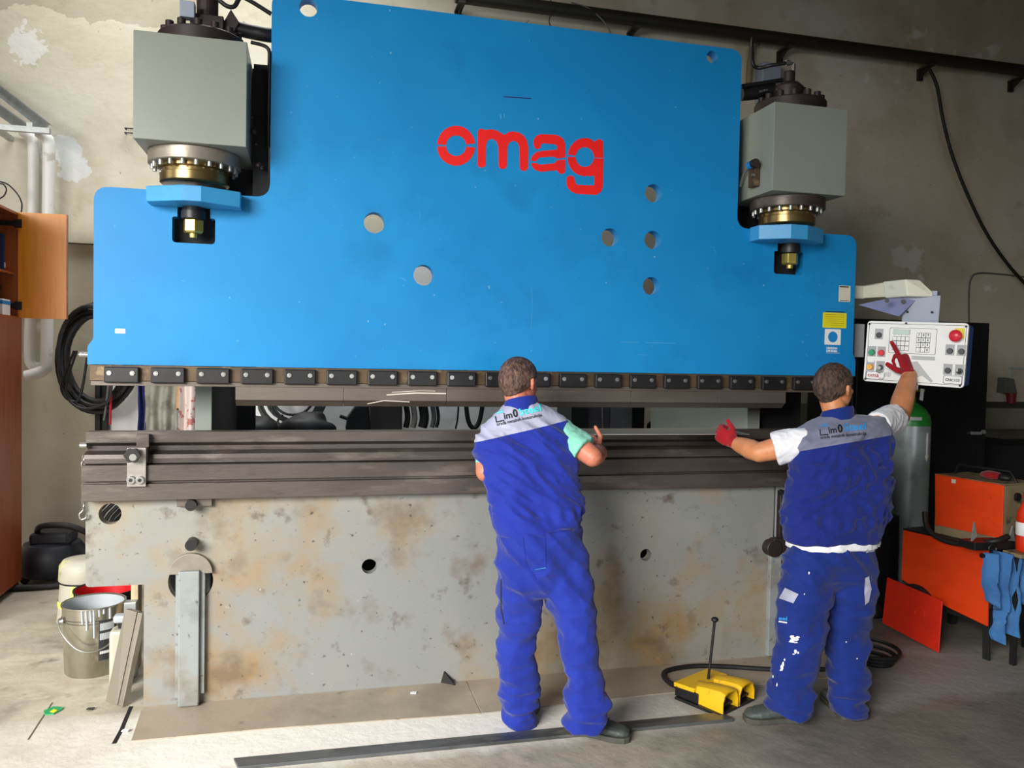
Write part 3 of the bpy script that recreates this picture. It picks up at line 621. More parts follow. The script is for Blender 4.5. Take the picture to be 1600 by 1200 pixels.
def plate_px(x0, y0, x1, y1, mat, nm, label, off=-.0015, r=.004, par=None, th=.0015):
    a_, c_ = P(x0, y0), P(x1, y1); o = mk(nm, xz(rounded([(a_.x, c_.z), (c_.x, c_.z), (c_.x, a_.z), (a_.x, a_.z)], r), [], off, off + th), mat, par or PR)
    if label: o['label'] = label
    return o
plate_px(180, 513.5, 196, 521, 'white', 'sticker', 'small white sticker low on the left of the ram')
o1 = plate_px(1311, 446, 1328, 472, 'paper', 'rating_plate', 'pale metal rating plate')
plate_px(1312, 447, 1326, 449.5, 'ink', 'printed_line', None, -.0022, 0, o1, .0006); plate_px(1312, 469, 1326, 470.5, 'ink', 'printed_line', None, -.0022, 0, o1, .0006)
o2 = plate_px(1286, 488, 1322, 513, 'yellow', 'warning_plate', 'yellow plate with lines of small print')
for i in range(6): plate_px(1289, 491.5 + 3.3 * i, 1319, 492.2 + 3.3 * i, 'rail_brown', 'printed_line', None, -.0022, 0, o2, .0006)
plate_px(1290, 486, 1320, 488.5, 'black', 'plate_clip', None)
o3 = plate_px(1289, 514, 1313, 539, 'white', 'safety_sign', 'white sticker with a blue disc')
q = P(1301, 526.5); mk('sign_disc', MB().cyl((q.x, -.0015, q.z), (q.x, -.0024, q.z), .032, n=32), 'signblue', o3)
o4 = plate_px(1289, 540, 1313, 552, 'signblue', 'safety_sign', 'blue sticker with two lines of white capitals')
for ty, tx in ((543.8, 'OBVEZNA'), (548.2, 'UPORABA')):
    vs, fs = text_mesh(tx, .017, bold=.0006); a_ = P(1291, ty + 1.6); mk('printed_line', MB().add([(v.x * .95 + a_.x, -.0017 + v.z, v.y + a_.z) for v in vs], fs), 'white', o4, fix=False)
plate_px(1290, 551.2, 1312, 552.2, 'white', 'printed_line', None, -.0022, 0, o4, .0006)
# bright scratches on the blue paint
for pts in ([(787, 151), (830, 154)],): mark([P(a_, b_, -.0005) for a_, b_ in pts], .005, 'clothblue', PR)
for pts, w in (([(970, 534.5), (998, 535)], .004), ([(1010, 535.5), (1056, 536.5)], .004), ([(997, 554.5), (1012, 555)], .003), ([(831, 448), (832, 480), (830, 515)], .002), ([(1107, 386), (1115, 386), (1119, 396)], .002), ([(624, 434), (630, 435), (634, 439)], .004), ([(782, 178), (783, 186)], .01), ([(788, 177), (788.5, 185)], .006), ([(656, 330), (657, 340)], .004)):
    mark([P(a_, b_, -.0005) for a_, b_ in pts], w, 'bluelt', PR)
# ------------------------------------------------------------------ left side of the hall
WX = -2.03
zt, zm = PX(27, 332, WX).z, PX(31.5, 497, WX).z; yf = PX(29, 497, WX).y; yn = yf - 1.0
wd = thing('wardrobe', 'tall red-brown veneered wardrobe at the left edge with its upper door open', 'wardrobe', (WX - .28, yf - .5, 0))
b = MB().box(WX - .56, WX, yf - .018, yf, .0, zt); b.box(WX - .56, WX, yn, yn + .018, 0, zt); b.box(WX - .56, WX, yn, yf, zt - .018, zt)
b.box(WX - .56, WX, yn, yf, .06, .078); b.box(WX - .56, WX, yn, yf, zm - .01, zm + .01); b.box(WX - .56, WX - .55, yn, yf, 0, zt)
mk('carcass', b, 'wooddk', wd)
zs = PX(20, 435, WX - .2).z
mk('shelf', MB().box(WX - .54, WX - .02, yn + .02, yf - .02, zs - .016, zs), 'wooddk', wd)
mk('door', MB().box(WX + .002, WX + .02, yn, yf, .06, zm), 'wooddk', wd, bevel=.001)
dr_ = [P(29.5, 332, yf + .0), P(105, 329, yf), P(107, 498, yf), P(31, 497, yf)]
dw = dr_[1].x - dr_[0].x
d = mk('door', MB().box(dr_[0].x, dr_[0].x + dw, yf - .02, yf - .002, dr_[3].z, dr_[0].z), ['wood'], wd, bevel=.001, label='open upper door with orange veneer')
mk('edge_band', MB().box(dr_[0].x + dw, dr_[0].x + dw + .007, yf - .022, yf, dr_[3].z, dr_[0].z), 'wooddk', d)
for py in (350, 478):
    z = P(27, py, yf).z; b = MB().box(WX - .12, WX - .01, yf - .035, yf - .02, z - .018, z + .018); b.box(WX - .015, WX + .03, yf - .036, yf - .022, z - .03, z + .03); mk('hinge', b, 'black', wd, bevel=.003)
q = PX(6, 405, WX - .1)
t = thing('folder', 'dark blue folder standing on the shelf of the open wardrobe', 'folder', (q.x, q.y, zs))
b = MB().box(q.x - .1, q.x + .02, q.y - .06, q.y + .10, zs, zs + .27); mk('cover', b, simple('navy_card', (28, 44, 82), .6), t, bevel=.003)
mk('label_strip', MB().box(q.x + .02, q.x + .022, q.y - .05, q.y + .09, zs + .03, zs + .07), 'white', t, label='white strip on the folder spine')
q = PX(3, 457, WX - .12); t = MB(); zz = zm + .012 + .12
t.tube([(q.x, q.y + .11 * math.cos(a), zz + .10 * math.sin(a)) for a in [2 * PI * i / 24 for i in range(25)]], .018, 8, False)
tag(mk('cable_coil', t, simple('dark_plum_rubber', (52, 30, 40), .6), smooth=50), 'dark coiled cable standing in the bottom of the open wardrobe', 'cable')
q = PX(4, 485, WX - .05); t = thing('carton', 'small white and blue carton beside the dark coil in the wardrobe', 'box', (q.x, q.y, zm + .01))
mk('carton_body', MB().box(q.x - .05, q.x + .03, q.y - .09, q.y + .055, zm + .01, zm + .12), 'white', t, bevel=.002); mk('printed_band', MB().box(q.x - .051, q.x + .031, q.y - .091, q.y + .056, zm + .085, zm + .11), 'signblue', t)

# galvanised wall bracket and pipes
YW = WALL_Y
def wall_tube(pts, r, mat, nm, label, cat, Y=YW - .06, group=None, n=14, steps=6):
    return tag(mk(nm, MB().tube([P(a, b_, Y) for a, b_ in pts], r, n, True, steps), mat, smooth=50), label, cat, group)
bk = thing('wall_bracket', 'galvanised steel wall bracket with two struts in the upper left corner', 'bracket', P(40, 206, 2.6))
a, c = P(-30, 203, 2.5), P(80, 211, 2.5)
mk('crossbar', MB().box(a.x, c.x, 2.46, 2.5, c.z, P(80, 202, 2.5).z), 'galv', bk, bevel=.002)
for p0, p1 in (((72, 199), (-40, 112)), ((38, 200), (-60, 130))):
    A, B = P(*p0, 2.52), P(*p1, 2.86); dd = (B - A); u = dd.cross(Vector((0, 1, 0))).normalized(); w = dd.cross(u).normalized()
    mk('strut', MB().obox((A + B) / 2, dd / 2, u * .036, w * .008), 'galv', bk); mk('strut_flange', MB().obox((A + B) / 2 + u * .036 * (1 if u.z > 0 else -1), dd / 2, u * .003, w * .03), 'galv', bk)
for px in (2, 60): q = P(px, 206, 2.7); mk('wall_arm', MB().box(q.x - .02, q.x + .02, 2.5, YW, q.z - .02, q.z + .015), 'galv', bk)
wall_tube([(34, 204), (46, 212), (51, 226), (52, 300), (48, 460), (46, 550), (50, 570), (62, 574)], .038, 'pipewhite', 'downpipe', 'white painted pipe on the wall behind the open door, nearer the wardrobe', 'pipe', YW - .05)
wall_tube([(60, 206), (71, 214), (76, 228), (76, 300), (74, 460), (73, 560), (68, 578), (52, 585), (40, 588)], .044, 'pipewhite', 'downpipe', 'thicker white pipe with a bottom elbow, nearer the press', 'pipe', YW - .16)
wall_tube([(-4, 283), (12, 288), (27, 303), (34, 318), (33, 334)], .006, 'black', 'thin_cable', 'thin grey cable arching over the wardrobe door', 'cable', YW - .3, n=6)
wall_tube([(-4, 312), (6, 306), (10, 296), (5, 288), (-4, 287)], .005, 'black', 'thin_cable', 'small loop of thin cable at the left edge', 'cable', YW - .3, n=6)
a, c = P(96, 379, YW), P(330, 392, YW); tag(mk('wall_conduit', MB().box(a.x, c.x, YW - .05, YW, c.z, a.z), simple('brown_stained_conduit', (112, 96, 78), .7), bevel=.01), 'brown stained conduit running along the wall behind the left end of the press', 'conduit')
# overhead pipe along the back wall
pm = simple('dark_wall_pipe', (44, 42, 36), .5, .2)
wp = thing('overhead_pipe', 'long dark pipe on brackets high along the back wall', 'pipe', P(1200, 60, YW - .12))
A, B = P(712, -4, YW - .17), P(1640, 114, YW - .17)
mk('pipe_run', MB().cyl((A.x, YW - .17, (A.z + B.z) / 2), (8.95, YW - .17, (A.z + B.z) / 2), .058, n=20), pm, wp, smooth=40)
PZ = (A.z + B.z) / 2
for px, py in ((718, 12), (990, 45), (1226, 82), (1447, 108), (1590, 125), (1760, 145), (1960, 165)):
    q = P(px, py, YW - .1); b = MB().box(q.x - .03, q.x + .03, YW - .235, YW - .002, PZ - .075, PZ - .055); b.box(q.x - .028, q.x + .028, YW - .03, YW - .002, PZ - .17, PZ - .06); b.prism([(q.x - .004, YW - .18, PZ - .07), (q.x - .004, YW - .02, PZ - .07), (q.x - .004, YW - .02, PZ - .16)], (.008, 0, 0)); mk('pipe_bracket', b, pm, wp)
wall_tube([(893, 4), (918, 12), (935, 25), (948, 40), (958, 60)], .006, 'hose', 'thin_cable', 'pale wire drooping from the overhead pipe above the ram', 'cable', YW - .22, n=6)
wall_tube([(860, -4), (862, 18), (858, 34), (866, 50)], .005, 'black', 'thin_cable', 'short twisted wire around the overhead pipe above the lettering', 'cable', YW - .22, n=6)
wall_tube([(1452, 108), (1464, 135), (1473, 185), (1487, 240), (1510, 300), (1540, 362), (1574, 412), (1612, 455), (1690, 545), (1760, 700), (1775, 900)], .016, 'rubber', 'hanging_cable', 'thick black cable hanging from the overhead pipe at the right', 'cable', YW - .15, n=8)
wall_tube([(1514, 506), (1514, 460), (1517, 436), (1528, 427), (1560, 428), (1612, 434), (1700, 445), (1712, 470), (1712, 600)], .008, 'hose', 'surface_cable', 'thin grey cable bending along the right wall above the black cabinet', 'cable', YW - .02, n=6)
wall_tube([(1185, 66), (1176, 74), (1172, 100), (1170, 130)], .03, simple('wall_coloured_pipe', (124, 112, 86), .6), 'drop_pipe', 'plaster coloured pipe dropping down the wall beside the ram top', 'pipe', YW - .06, n=10)
q = P(1197, 120, YW - .1); tag(mk('junction_box', MB().box(q.x - .06, q.x + .14, YW - .14, YW, P(1191, 165, YW).z, P(1191, 105, YW).z), 'cast', bevel=.01), 'pale junction box on the wall behind the right cylinder', 'box')
# bracket eyelet next to the left cylinder
q = P(202, 208, YW - .05); b = MB()
for dz in (.0, .035): b.tube([(q.x - .03, YW - .01, q.z + dz), (q.x - .03, YW - .06, q.z + dz), (q.x + .03, YW - .06, q.z + dz), (q.x + .03, YW - .01, q.z + dz)], .006, 6, False)
tag(mk('wall_clip', b, 'black'), 'small black wire clip on the plaster left of the left cylinder', 'clip')
# socket and white trunking
ss = thing('wall_socket', 'grey industrial socket with a red plug at the right edge', 'socket', P(1578, 610, YW))
a = P(1566, 606, YW - .02); b = MB().prism([P(1572, 590, YW - .12), P(1585, 592, YW - .12), P(1590, 616, YW - .12), P(1570, 614, YW - .12)], (0, .11, 0)); mk('socket_housing', b, 'hose', ss, bevel=.006)
mk('plug', MB().cyl(P(1580, 614, YW - .09), P(1580, 630, YW - .09), .05, .04, n=18), simple('red_plug_plastic', (120, 24, 34), .5), ss, smooth=40)
b = MB(); A, B, C_ = P(1577, 575, YW), P(1579, 592, YW), P(1760, 575, YW); b.box(A.x - .012, A.x + .012, YW - .03, YW, B.z, A.z); b.box(A.x - .012, C_.x, YW - .03, YW, A.z - .012, A.z + .012)
tag(mk('cable_trunking', b, 'greyprint', bevel=.003), 'pale square trunking running to the wall socket', 'trunking')

# black hose coil hanging on the wall, wires
b = MB(); cc = P(150, 560, 2.6)
for i in range(9):
    r1, r2 = .24 + .02 * math.sin(i * 2.1), .36 + .03 * math.cos(i * 1.7); ox, oz = .03 * math.sin(i * 1.3), .03 * math.cos(i * 2.3)
    b.tube([(cc.x + ox + r1 * math.cos(a), 2.62 + .05 * math.sin(i + a * 1.0) , cc.z + oz + r2 * math.sin(a)) for a in [2 * PI * j / 30 for j in range(31)]], .019, 7, False)
tag(mk('hose_coil', b, 'rubber', smooth=50), 'thick coil of black welding cable hanging at the left end of the ram', 'cable')
wall_tube([(116, 548), (98, 595), (97, 612), (108, 625), (125, 620), (138, 548)], .01, 'rubber', 'loose_cable', 'small loop of black cable under the hanging coil', 'cable', 2.5, n=6)
wall_tube([(120, 548), (104, 600), (108, 625), (128, 638), (155, 634), (172, 618), (177, 548)], .01, 'rubber', 'loose_cable', 'wider loop of black cable reaching behind the clamps', 'cable', 2.45, n=6)
wall_tube([(170, 548), (169, 600), (165, 640), (162, 657)], .008, 'hose', 'loose_cable', 'grey wire end hanging beside the red wire', 'cable', 2.5, n=6)
wall_tube([(173, 548), (173, 620), (172, 663)], .01, 'redcable', 'loose_cable', 'red wire end hanging in the gap at the left', 'cable', 2.5, n=6)
a, c = P(134, 548, 2.6), P(157, 680, 2.6); b = MB().box(a.x, c.x - .06, 2.86, 2.899, c.z - .1, a.z); b.box(c.x - .05, c.x, 2.84, 2.899, c.z - .1, a.z); tag(mk('rubber_strap', b, 'rubber', bevel=.01), 'black rubber strap hanging in the gap between ram and table', 'strap')

# clothes and bag hanging behind
def drape(x0, x1, py0, py1, Y, mat, nm, label, cat, amp=.03, freq=5, flare=0.0, seed=0):
    a, c = P(x0, py0, Y), P(x1, py1, Y); b = MB(); n = 28; k = 14; R = []
    for j in range(k + 1):
        t = j / k; z = a.z + (c.z - a.z) * t; w0 = a.x - flare * t; w1 = c.x + flare * t; row = []; back = []
        for i in range(n):
            s = i / (n - 1); x = w0 + (w1 - w0) * s + .01 * noise.noise(Vector((s * 3, t * 4, seed)))
            y = Y + amp * math.sin(s * freq * PI + seed + 1.5 * noise.noise(Vector((s, t * 1.5, seed)))) * (.4 + .6 * t)
            row.append((x, y, z + .012 * math.sin(s * 9 + seed) * t)); back.append((x, y + .012, z + .012 * math.sin(s * 9 + seed) * t))
        R.append(row + back[::-1])
    b.rings(R); return tag(mk(nm, b, mat, smooth=60), label, cat)
drape(226, 277, 548, 690, 2.55, 'clothgrey', 'work_jacket', 'grey work jacket hanging behind the press at the left', 'jacket', seed=1)
drape(216, 230, 548, 690, 2.6, 'clothblue', 'work_shirt', 'dark blue garment hanging just left of the grey jacket', 'garment', seed=3, freq=3)
drape(283, 306, 548, 690, 2.5, 'bagpink', 'plastic_bag', 'white plastic bag with red print hanging right of the grey jacket', 'bag', seed=5, freq=3, flare=.02)
drape(276, 288, 548, 640, 2.53, 'cardboard', 'cardboard_strip', 'tan strip hanging between the jacket and the printed bag', 'strip', amp=.006, seed=6, freq=2)
hr = thing('hanging_rail', 'steel rail on wall arms behind the ram from which garments and hoses hang', 'rail', P(400, 548, 2.6))
zr = P(400, 552, 2.6).z; a, c = P(178, 548, 2.6), P(775, 548, 2.6)
mk('rail_bar', MB().box(a.x, c.x, 2.47, 2.65, zr - .02, zr + .05), 'galv', hr, bevel=.004)
for x in (a.x + .1, (a.x + c.x) / 2, c.x - .1): mk('wall_arm', MB().box(x - .02, x + .02, 2.63, YW - .002, zr, zr + .04), 'galv', hr)
# bench behind the press with dark bags
bt = P(450, 672, 2.4).z - .03
wb = thing('workbench', 'dark workbench behind the press, seen through the gap under the ram', 'workbench', (1.2, 2.3, 0))
mk('bench_top', MB().box(-.75, 4.2, 2.0, 2.75, bt - .05, bt), 'blackpaint', wb)
for x in (-.7, .9, 2.5, 4.15):
    for y in (2.05, 2.7): mk('leg', MB().box(x - .03, x + .03, y - .03, y + .03, 0, bt - .05), 'blackpaint', wb)
def lump(px, py, Y, rx, rz, nm, label, cat, mat='rubber', seed=0):
    q = P(px, py, Y); b = MB().sphere((q.x, Y, q.z), 1, 28, 18, (rx, .12, rz)); o = mk(nm, b, mat, smooth=70)
    for v in o.data.vertices:
        p = v.co; k = 1 + .35 * noise.noise(p * 9 + Vector((seed, 0, 0))); p.x = q.x + (p.x - q.x) * k; p.z = max(bt, q.z + (p.z - q.z) * k)
    return tag(o, label, cat)
lump(404, 672, 2.25, .13, .12, 'rubbish_bag', 'black bag on the bench behind the press, nearest the left frame', 'bag', seed=1)
lump(480, 672, 2.3, .2, .14, 'rubbish_bag', 'larger black bag below the grey cable coil behind the press', 'bag', seed=4)
lump(1034, 668, 2.3, .13, .07, 'tool_case', 'small black case on the bench behind the right half of the press', 'case', seed=9)
b = MB()
for i in range(7):
    q = P(458, 625, 2.7); r = .16 + .018 * i
    b.tube([(q.x + .02 * math.sin(i) + r * math.cos(a), 2.7 - .01 * i, q.z + .02 * math.cos(i * 2) + r * .9 * math.sin(a)) for a in [2 * PI * j / 24 for j in range(25)]], .011, 6, False)
b.tube([P(442, 648, 2.68), P(434, 658, 2.66), P(436, 676, 2.6)], .01, 6)
tag(mk('cable_coil', b, 'hose', smooth=50), 'grey coil of cable hanging on the wall behind the press', 'cable')
q = P(556, 668, 2.3); t = thing('angle_grinder', 'black power tool standing on the bench behind the press', 'power tool', (q.x, 2.3, bt))
mk('tool_body', MB().prism([P(540, 672, 2.25), P(543, 652, 2.25), P(556, 634, 2.25), P(576, 634, 2.25), P(580, 672, 2.25)], (0, .12, 0)), 'blackpaint', t, bevel=.01)
mk('side_handle', MB().cyl(P(531, 650, 2.3), P(545, 655, 2.3), .014, n=10), 'black', t, smooth=40)
a, c = P(578, 560, 2.6), P(626, 690, 2.6); tag(mk('storage_box', MB().box(a.x, c.x, 2.5, 2.74, bt, a.z), simple('dark_brown_box', (50, 46, 42), .7), bevel=.01), 'dark brown box on the bench behind the middle of the press', 'box')
for i, (px, w, m_, lb) in enumerate(((635, .024, 'rubber', 'black hose end hanging left of the pale strap'), (646, .024, 'clothgrey', 'pale strap hanging behind the press'), (661, .04, 'rubber', 'wide black belt hanging behind the press'), (676, .02, 'hose', 'grey hose hanging behind the press'), (683, .014, 'rubber', 'thin black hose hanging right of the grey hose'))):
    wall_tube([(px, 548), (px - 3, 610), (px + 2, 650), (px - 1, 668)], w, m_, 'hanging_hose', lb, 'hose', 2.6, n=8)
wall_tube([(717, 548), (716, 640), (712, 670)], .008, 'rubber', 'hanging_hose', 'very thin cord hanging left of the big hose loop', 'hose', 2.6, n=6)
wall_tube([(727, 548), (729, 640), (738, 668), (750, 655), (757, 600), (757, 548)], .02, 'rubber', 'hanging_hose', 'black hose loop hanging behind the shoulder of the left man', 'hose', 2.6, n=8)
ld = thing('locker', 'dark metal locker behind the press, right of the left man', 'locker', (1.9, 2.3, 0))
for a_, c_, m_, nm in ((895, 920, 'blackpaint', 'locker_side'), (920, 955, simple('grey_purple_panel', (74, 70, 76), .5), 'locker_panel'), (957, 990, simple('grey_panel', (96, 96, 98), .4), 'locker_door'), (990, 1008, 'blackpaint', 'locker_side')):
    a, c = P(a_, 560, 2.1), P(c_, 600, 2.1); mk(nm, MB().box(a.x, c.x, 2.1 + (.02 if nm == 'locker_panel' else 0), 2.5, bt, a.z + .3), m_, ld)
wall_tube([(941, 548), (941, 640), (942, 672)], .006, 'chrome', 'thin_chain', 'thin bright chain hanging in front of the dark locker', 'chain', 2.09, n=6)
# black sheets added beside the frames to keep their inner sides dark
b = MB().box(P(331, 640, .5).x, P(331, 640, .5).x + .012, .44, 1.85, .9, 2.4); b.box(P(366, 640, 1.9).x - .25, P(400, 640, 1.9).x, 1.86, 1.88, .9, 2.4); mk('black_inner_sheet', b, 'void', PR)
b = MB().box(P(1189, 640, .5).x, 3.12, .5, .52, .5, 1.9); mk('black_inner_sheet', b, 'void', PR)

# dark clutter on the floor by the left wall
q = G(82, 905); t = thing('vacuum_cleaner', 'low dark machine with a hose in the shade between wardrobe and press', 'vacuum cleaner', (q.x, q.y, 0))
dk = simple('dark_navy_plastic', (26, 28, 36), .5)
mk('tank', MB().lathe((q.x, q.y, 0), [(.2, .05), (.23, .1), (.23, .22), (.19, .28), (.1, .30)], n=28), dk, t, smooth=40)
mk('motor_head', MB().box(q.x - .13, q.x + .15, q.y - .12, q.y + .12, .27, .37), dk, t, bevel=.03)
for a in (.5, 2.1, 3.7, 5.3): mk('caster', MB().cyl((q.x + .18 * math.cos(a), q.y + .18 * math.sin(a) - .015, .03), (q.x + .18 * math.cos(a), q.y + .18 * math.sin(a) + .015, .03), .03, n=14), 'rubber', t, smooth=40)
mk('suction_hose', MB().tube([(q.x - .1, q.y, .33), (q.x - .05, q.y - .1, .42), (q.x + .15, q.y - .12, .42), (q.x + .32, q.y - .05, .3), (q.x + .36, q.y, .15), (q.x + .2, q.y - .25, .03), (q.x - .25, q.y - .3, .03)], .022, 8), 'rubber', t, smooth=50)
b = MB()
for i in range(6):
    r = .26 + .03 * i; cx, cy = q.x + .62, q.y + .05
    b.tube([(cx + r * math.cos(a), cy + .12 + .05 * math.cos(a * 2 + i), .28 + i * .012 + r * .85 * math.sin(a)) for a in [2 * PI * j / 24 for j in range(25)]], .015, 6, False)
for v in b.v: v.z = max(v.z, .015)
tag(mk('cable_coil', b, 'rubber', smooth=50), 'dark cable heap on the floor beside the left end of the press', 'cable')

# buckets
def bucket(nm, label, c, r0, r1, h, out, inn, ears=True, lid=None, loc=None, tilt=None):
    t = thing(nm, label, 'bucket', c); x, y, z = c
    prof = [(r0 * .97, .0), (r0, .006), (r1, h - .012), (r1 + .005, h - .008), (r1 + .005, h), (r1 - .002, h)]
    mk('shell', MB().lathe(c, prof + [(r1 - .006, h - .004), (r0 - .004, .012), (0.002, .012)], n=48), out, t, smooth=40)
    if inn: mk('lining', MB().lathe(c, [(r1 - .0065, h - .006), (r1 - .008, h - .03), (r0 - .006, .09), (.002, .088)], n=48, cap=False), inn, t, smooth=40)
    for hh in (.78, .82):
        rr = r0 + (r1 - r0) * hh; mk('rib', MB().lathe((x, y, z + h * hh), [(rr, -.004), (rr + .004, 0), (rr, .004)], n=48, cap=False), out, t, smooth=60)
    return t
q = P(147, 939, .56); bc = (q.x, .56, 0); hz = q.z
tb = bucket('paint_bucket', 'open tin bucket with wire handle and paint drips, in front of the red-lined one', bc, .140, .153, hz, 'tin', 'tin_in')
def bp(ang, z, r=None):
    k = .140 + (.013) * z / hz + .008; k = k if r is None else r; return (bc[0] + k * math.cos(math.radians(ang)), bc[1] + k * math.sin(math.radians(ang)), z)
mk('ear', MB().cyl(bp(213, hz * .8), bp(213, hz * .8, .175), .022, .014, n=16), 'chrome', tb, smooth=40)
mk('handle', MB().tube([bp(213, hz * .8, .175), bp(222, hz * .72, .18), bp(240, hz * .58, .18), bp(262, hz * .45, .18), bp(285, hz * .42, .18), bp(310, hz * .50, .18), bp(335, hz * .66, .18), bp(30, hz * .8, .17)], .004, 8), 'chrome', tb, smooth=50)
R = [[Vector(bp(a, z, .1405 + .013 * z / hz + o)) for o, z in ((.0, .09), (.0, .30), (.0015, .30), (.0015, .09))] for a in range(292, 330, 4)]
lb = mk('label', MB().rings(R), simple('grey_black_print', (52, 54, 56), .4), tb, label='dark printed label on the tin bucket')
for z0_, z1_, m_ in ((.25, .29, 'greyprint'), (.20, .235, 'greyprint'), (.125, .14, 'white')):
    mk('printed_block', MB().rings([[Vector(bp(a, z, .1405 + .013 * z / hz + o)) for o, z in ((.0, z0_), (.0, z1_), (.0026, z1_), (.0026, z0_))] for a in range(294, 326, 4)]), m_, lb)
b = MB()
for a, z0_, z1_ in ((262, .27, .335), (270, .24, .335), (277, .28, .335), (283, .2, .335), (292, .30, .335), (300, .31, .335), (312, .28, .335)):
    b.tube([bp(a, hz * z1_ / .34, .1415 + .013), bp(a + 1, hz * (z0_ + .02) / .34, .1415 + .013 * .9), bp(a + 1, hz * z0_ / .34, .142 + .013 * .8)], .006, 6)
mk('paint_drips', b, 'tin_in', tb, smooth=50)
q = P(166, 918, .95); rb = bucket('paint_bucket', 'bucket with bright red paint inside, behind the tin bucket', (q.x, .95, 0), .15, .17, q.z, 'black', 'bucketred')
q = G(118, 978); q.y += .16; q.x += .02; hz2 = P(118, 905, q.y).z
wb_ = thing('lidded_bucket', 'dirty white plastic bucket with yellow tape and lid behind the other buckets', 'bucket', (q.x, q.y, 0))
mk('shell', MB().lathe((q.x, q.y, 0), [(.168, 0), (.165, .02), (.148, hz2)], n=40), 'bucketwhite', wb_, smooth=40)
mk('lid', MB().lathe((q.x, q.y, hz2), [(.153, 0), (.158, .01), (.153, .1), (.133, .13), (.06, .14), (.003, .138)], n=40), 'bucketwhite', wb_, smooth=50)
mk('lid_gap', MB().lathe((q.x, q.y, hz2), [(.153, -.008), (.1605, -.004), (.153, .004)], n=40, cap=False), 'black', wb_, smooth=50)
b = MB()
for a in (250, 300): b.rings([[(q.x + (r - .02 * z / hz2) * math.cos(math.radians(aa)), q.y + (r - .02 * z / hz2) * math.sin(math.radians(aa)), z) for r, z in ((.1685, .03), (.1685, hz2 - .01), (.171, hz2 - .01), (.171, .03))] for aa in (a, a + 5, a + 10)])
b.lathe((q.x, q.y, hz2 * .45), [(.161, -.02), (.163, 0), (.16, .02)], n=40, cap=False)
mk('yellow_tape', b, 'tape', wb_, smooth=50)
# white canister, wooden offcut, leaning steel profile
q = G(185, 1045); q = Vector((-1.0, .30, 0)); q = P(187, 1045, .30); t = thing('plastic_canister', 'pale plastic canister squeezed between the tin bucket and the leaning profile', 'canister', (q.x, .30, 0))
zt = P(184, 982, .3).z; mk('canister_body', MB().box(q.x - .045, q.x + .05, .26, .36, 0, zt), 'bucketwhite', t, bevel=.02); mk('cap', MB().cyl((q.x + .01, .31, zt), (q.x + .01, .31, zt + .03), .02, n=14), 'black', t, smooth=40); mk('spout', MB().box(q.x - .03, q.x + .06, .28, .34, zt + .03, zt + .07), 'tin_in', t, bevel=.012)
A = P(207, 942, .5); B = P(211, 912, .5); t = MB().obox((A.x + .01, .55, B.z / 2), (.018, 0, 0), (0, .05, 0), (.0, 0, B.z / 2)); tag(mk('wooden_offcut', t, 'woodraw', bevel=.002), 'rough pale wooden offcut standing behind the tin bucket', 'wood')
q = P(205, 945, .42); tag(mk('metal_tin', MB().box(q.x - .03, q.x + .03, .39, .45, 0, q.z + .02), 'galv', bevel=.004), 'small metal block standing right of the tin bucket', 'tin')
bl, br, tl, tr = G(165, 1096), G(191, 1106), P(195, 952, .085), P(222, 959, .03)
lp = thing('steel_profile', 'short ground steel profile leaning against the left corner of the press base', 'steel profile', (bl + br) / 2)
nn = (br - bl).cross(tl - bl).normalized(); nn = nn if nn.y > 0 else -nn
def quad(u0, u1, th, off=0): f = lambda u, v: (bl + (br - bl) * u) * (1 - v) + (tl + (tr - tl) * u) * v; return MB().prism([f(u0, 0) + nn * off, f(u1, 0) + nn * off, f(u1, 1) + nn * off, f(u0, 1) + nn * off], nn * th)
mk('face', quad(0, .68, .03), 'leanmetal', lp, bevel=.002); mk('groove', quad(.68, .74, .02, .01), 'black', lp); mk('edge_rail', quad(.74, 1, .03), 'leanmetal', lp, bevel=.002)
# bits on the floor
b = MB().prism([G(68, 1112), G(84, 1105), G(99, 1107), G(97, 1110), G(84, 1117), G(70, 1118)], (0, 0, .006)); t = tag(mk('wrapper', b, 'green_pack', bevel=.001), 'green wrapper lying on the floor at the lower left', 'wrapper')
mk('printed_patch', MB().prism([G(78, 1112, .0065), G(84, 1108, .0065), G(90, 1110, .0065), G(84, 1114, .0065)], (0, 0, .001)), 'yellow', t)
for px, py, lb in ((196, 1142, 'white scrap of paper in the dark floor joint'), (141, 1108, 'dark metal chip on the floor beside the green wrapper'), (646, 1083, 'small white chip at the foot of the press')):
    q = G(px, py, .006); s = .012; tag(mk('floor_scrap', MB().prism([q + Vector((-s * 1.4, -s * .5, 0)), q + Vector((s, -s, 0)), q + Vector((s * 1.5, s * .7, 0)), q + Vector((-s, s, 0))], (0, 0, .004)), 'white' if 'white' in lb else 'black'), lb, 'scrap')

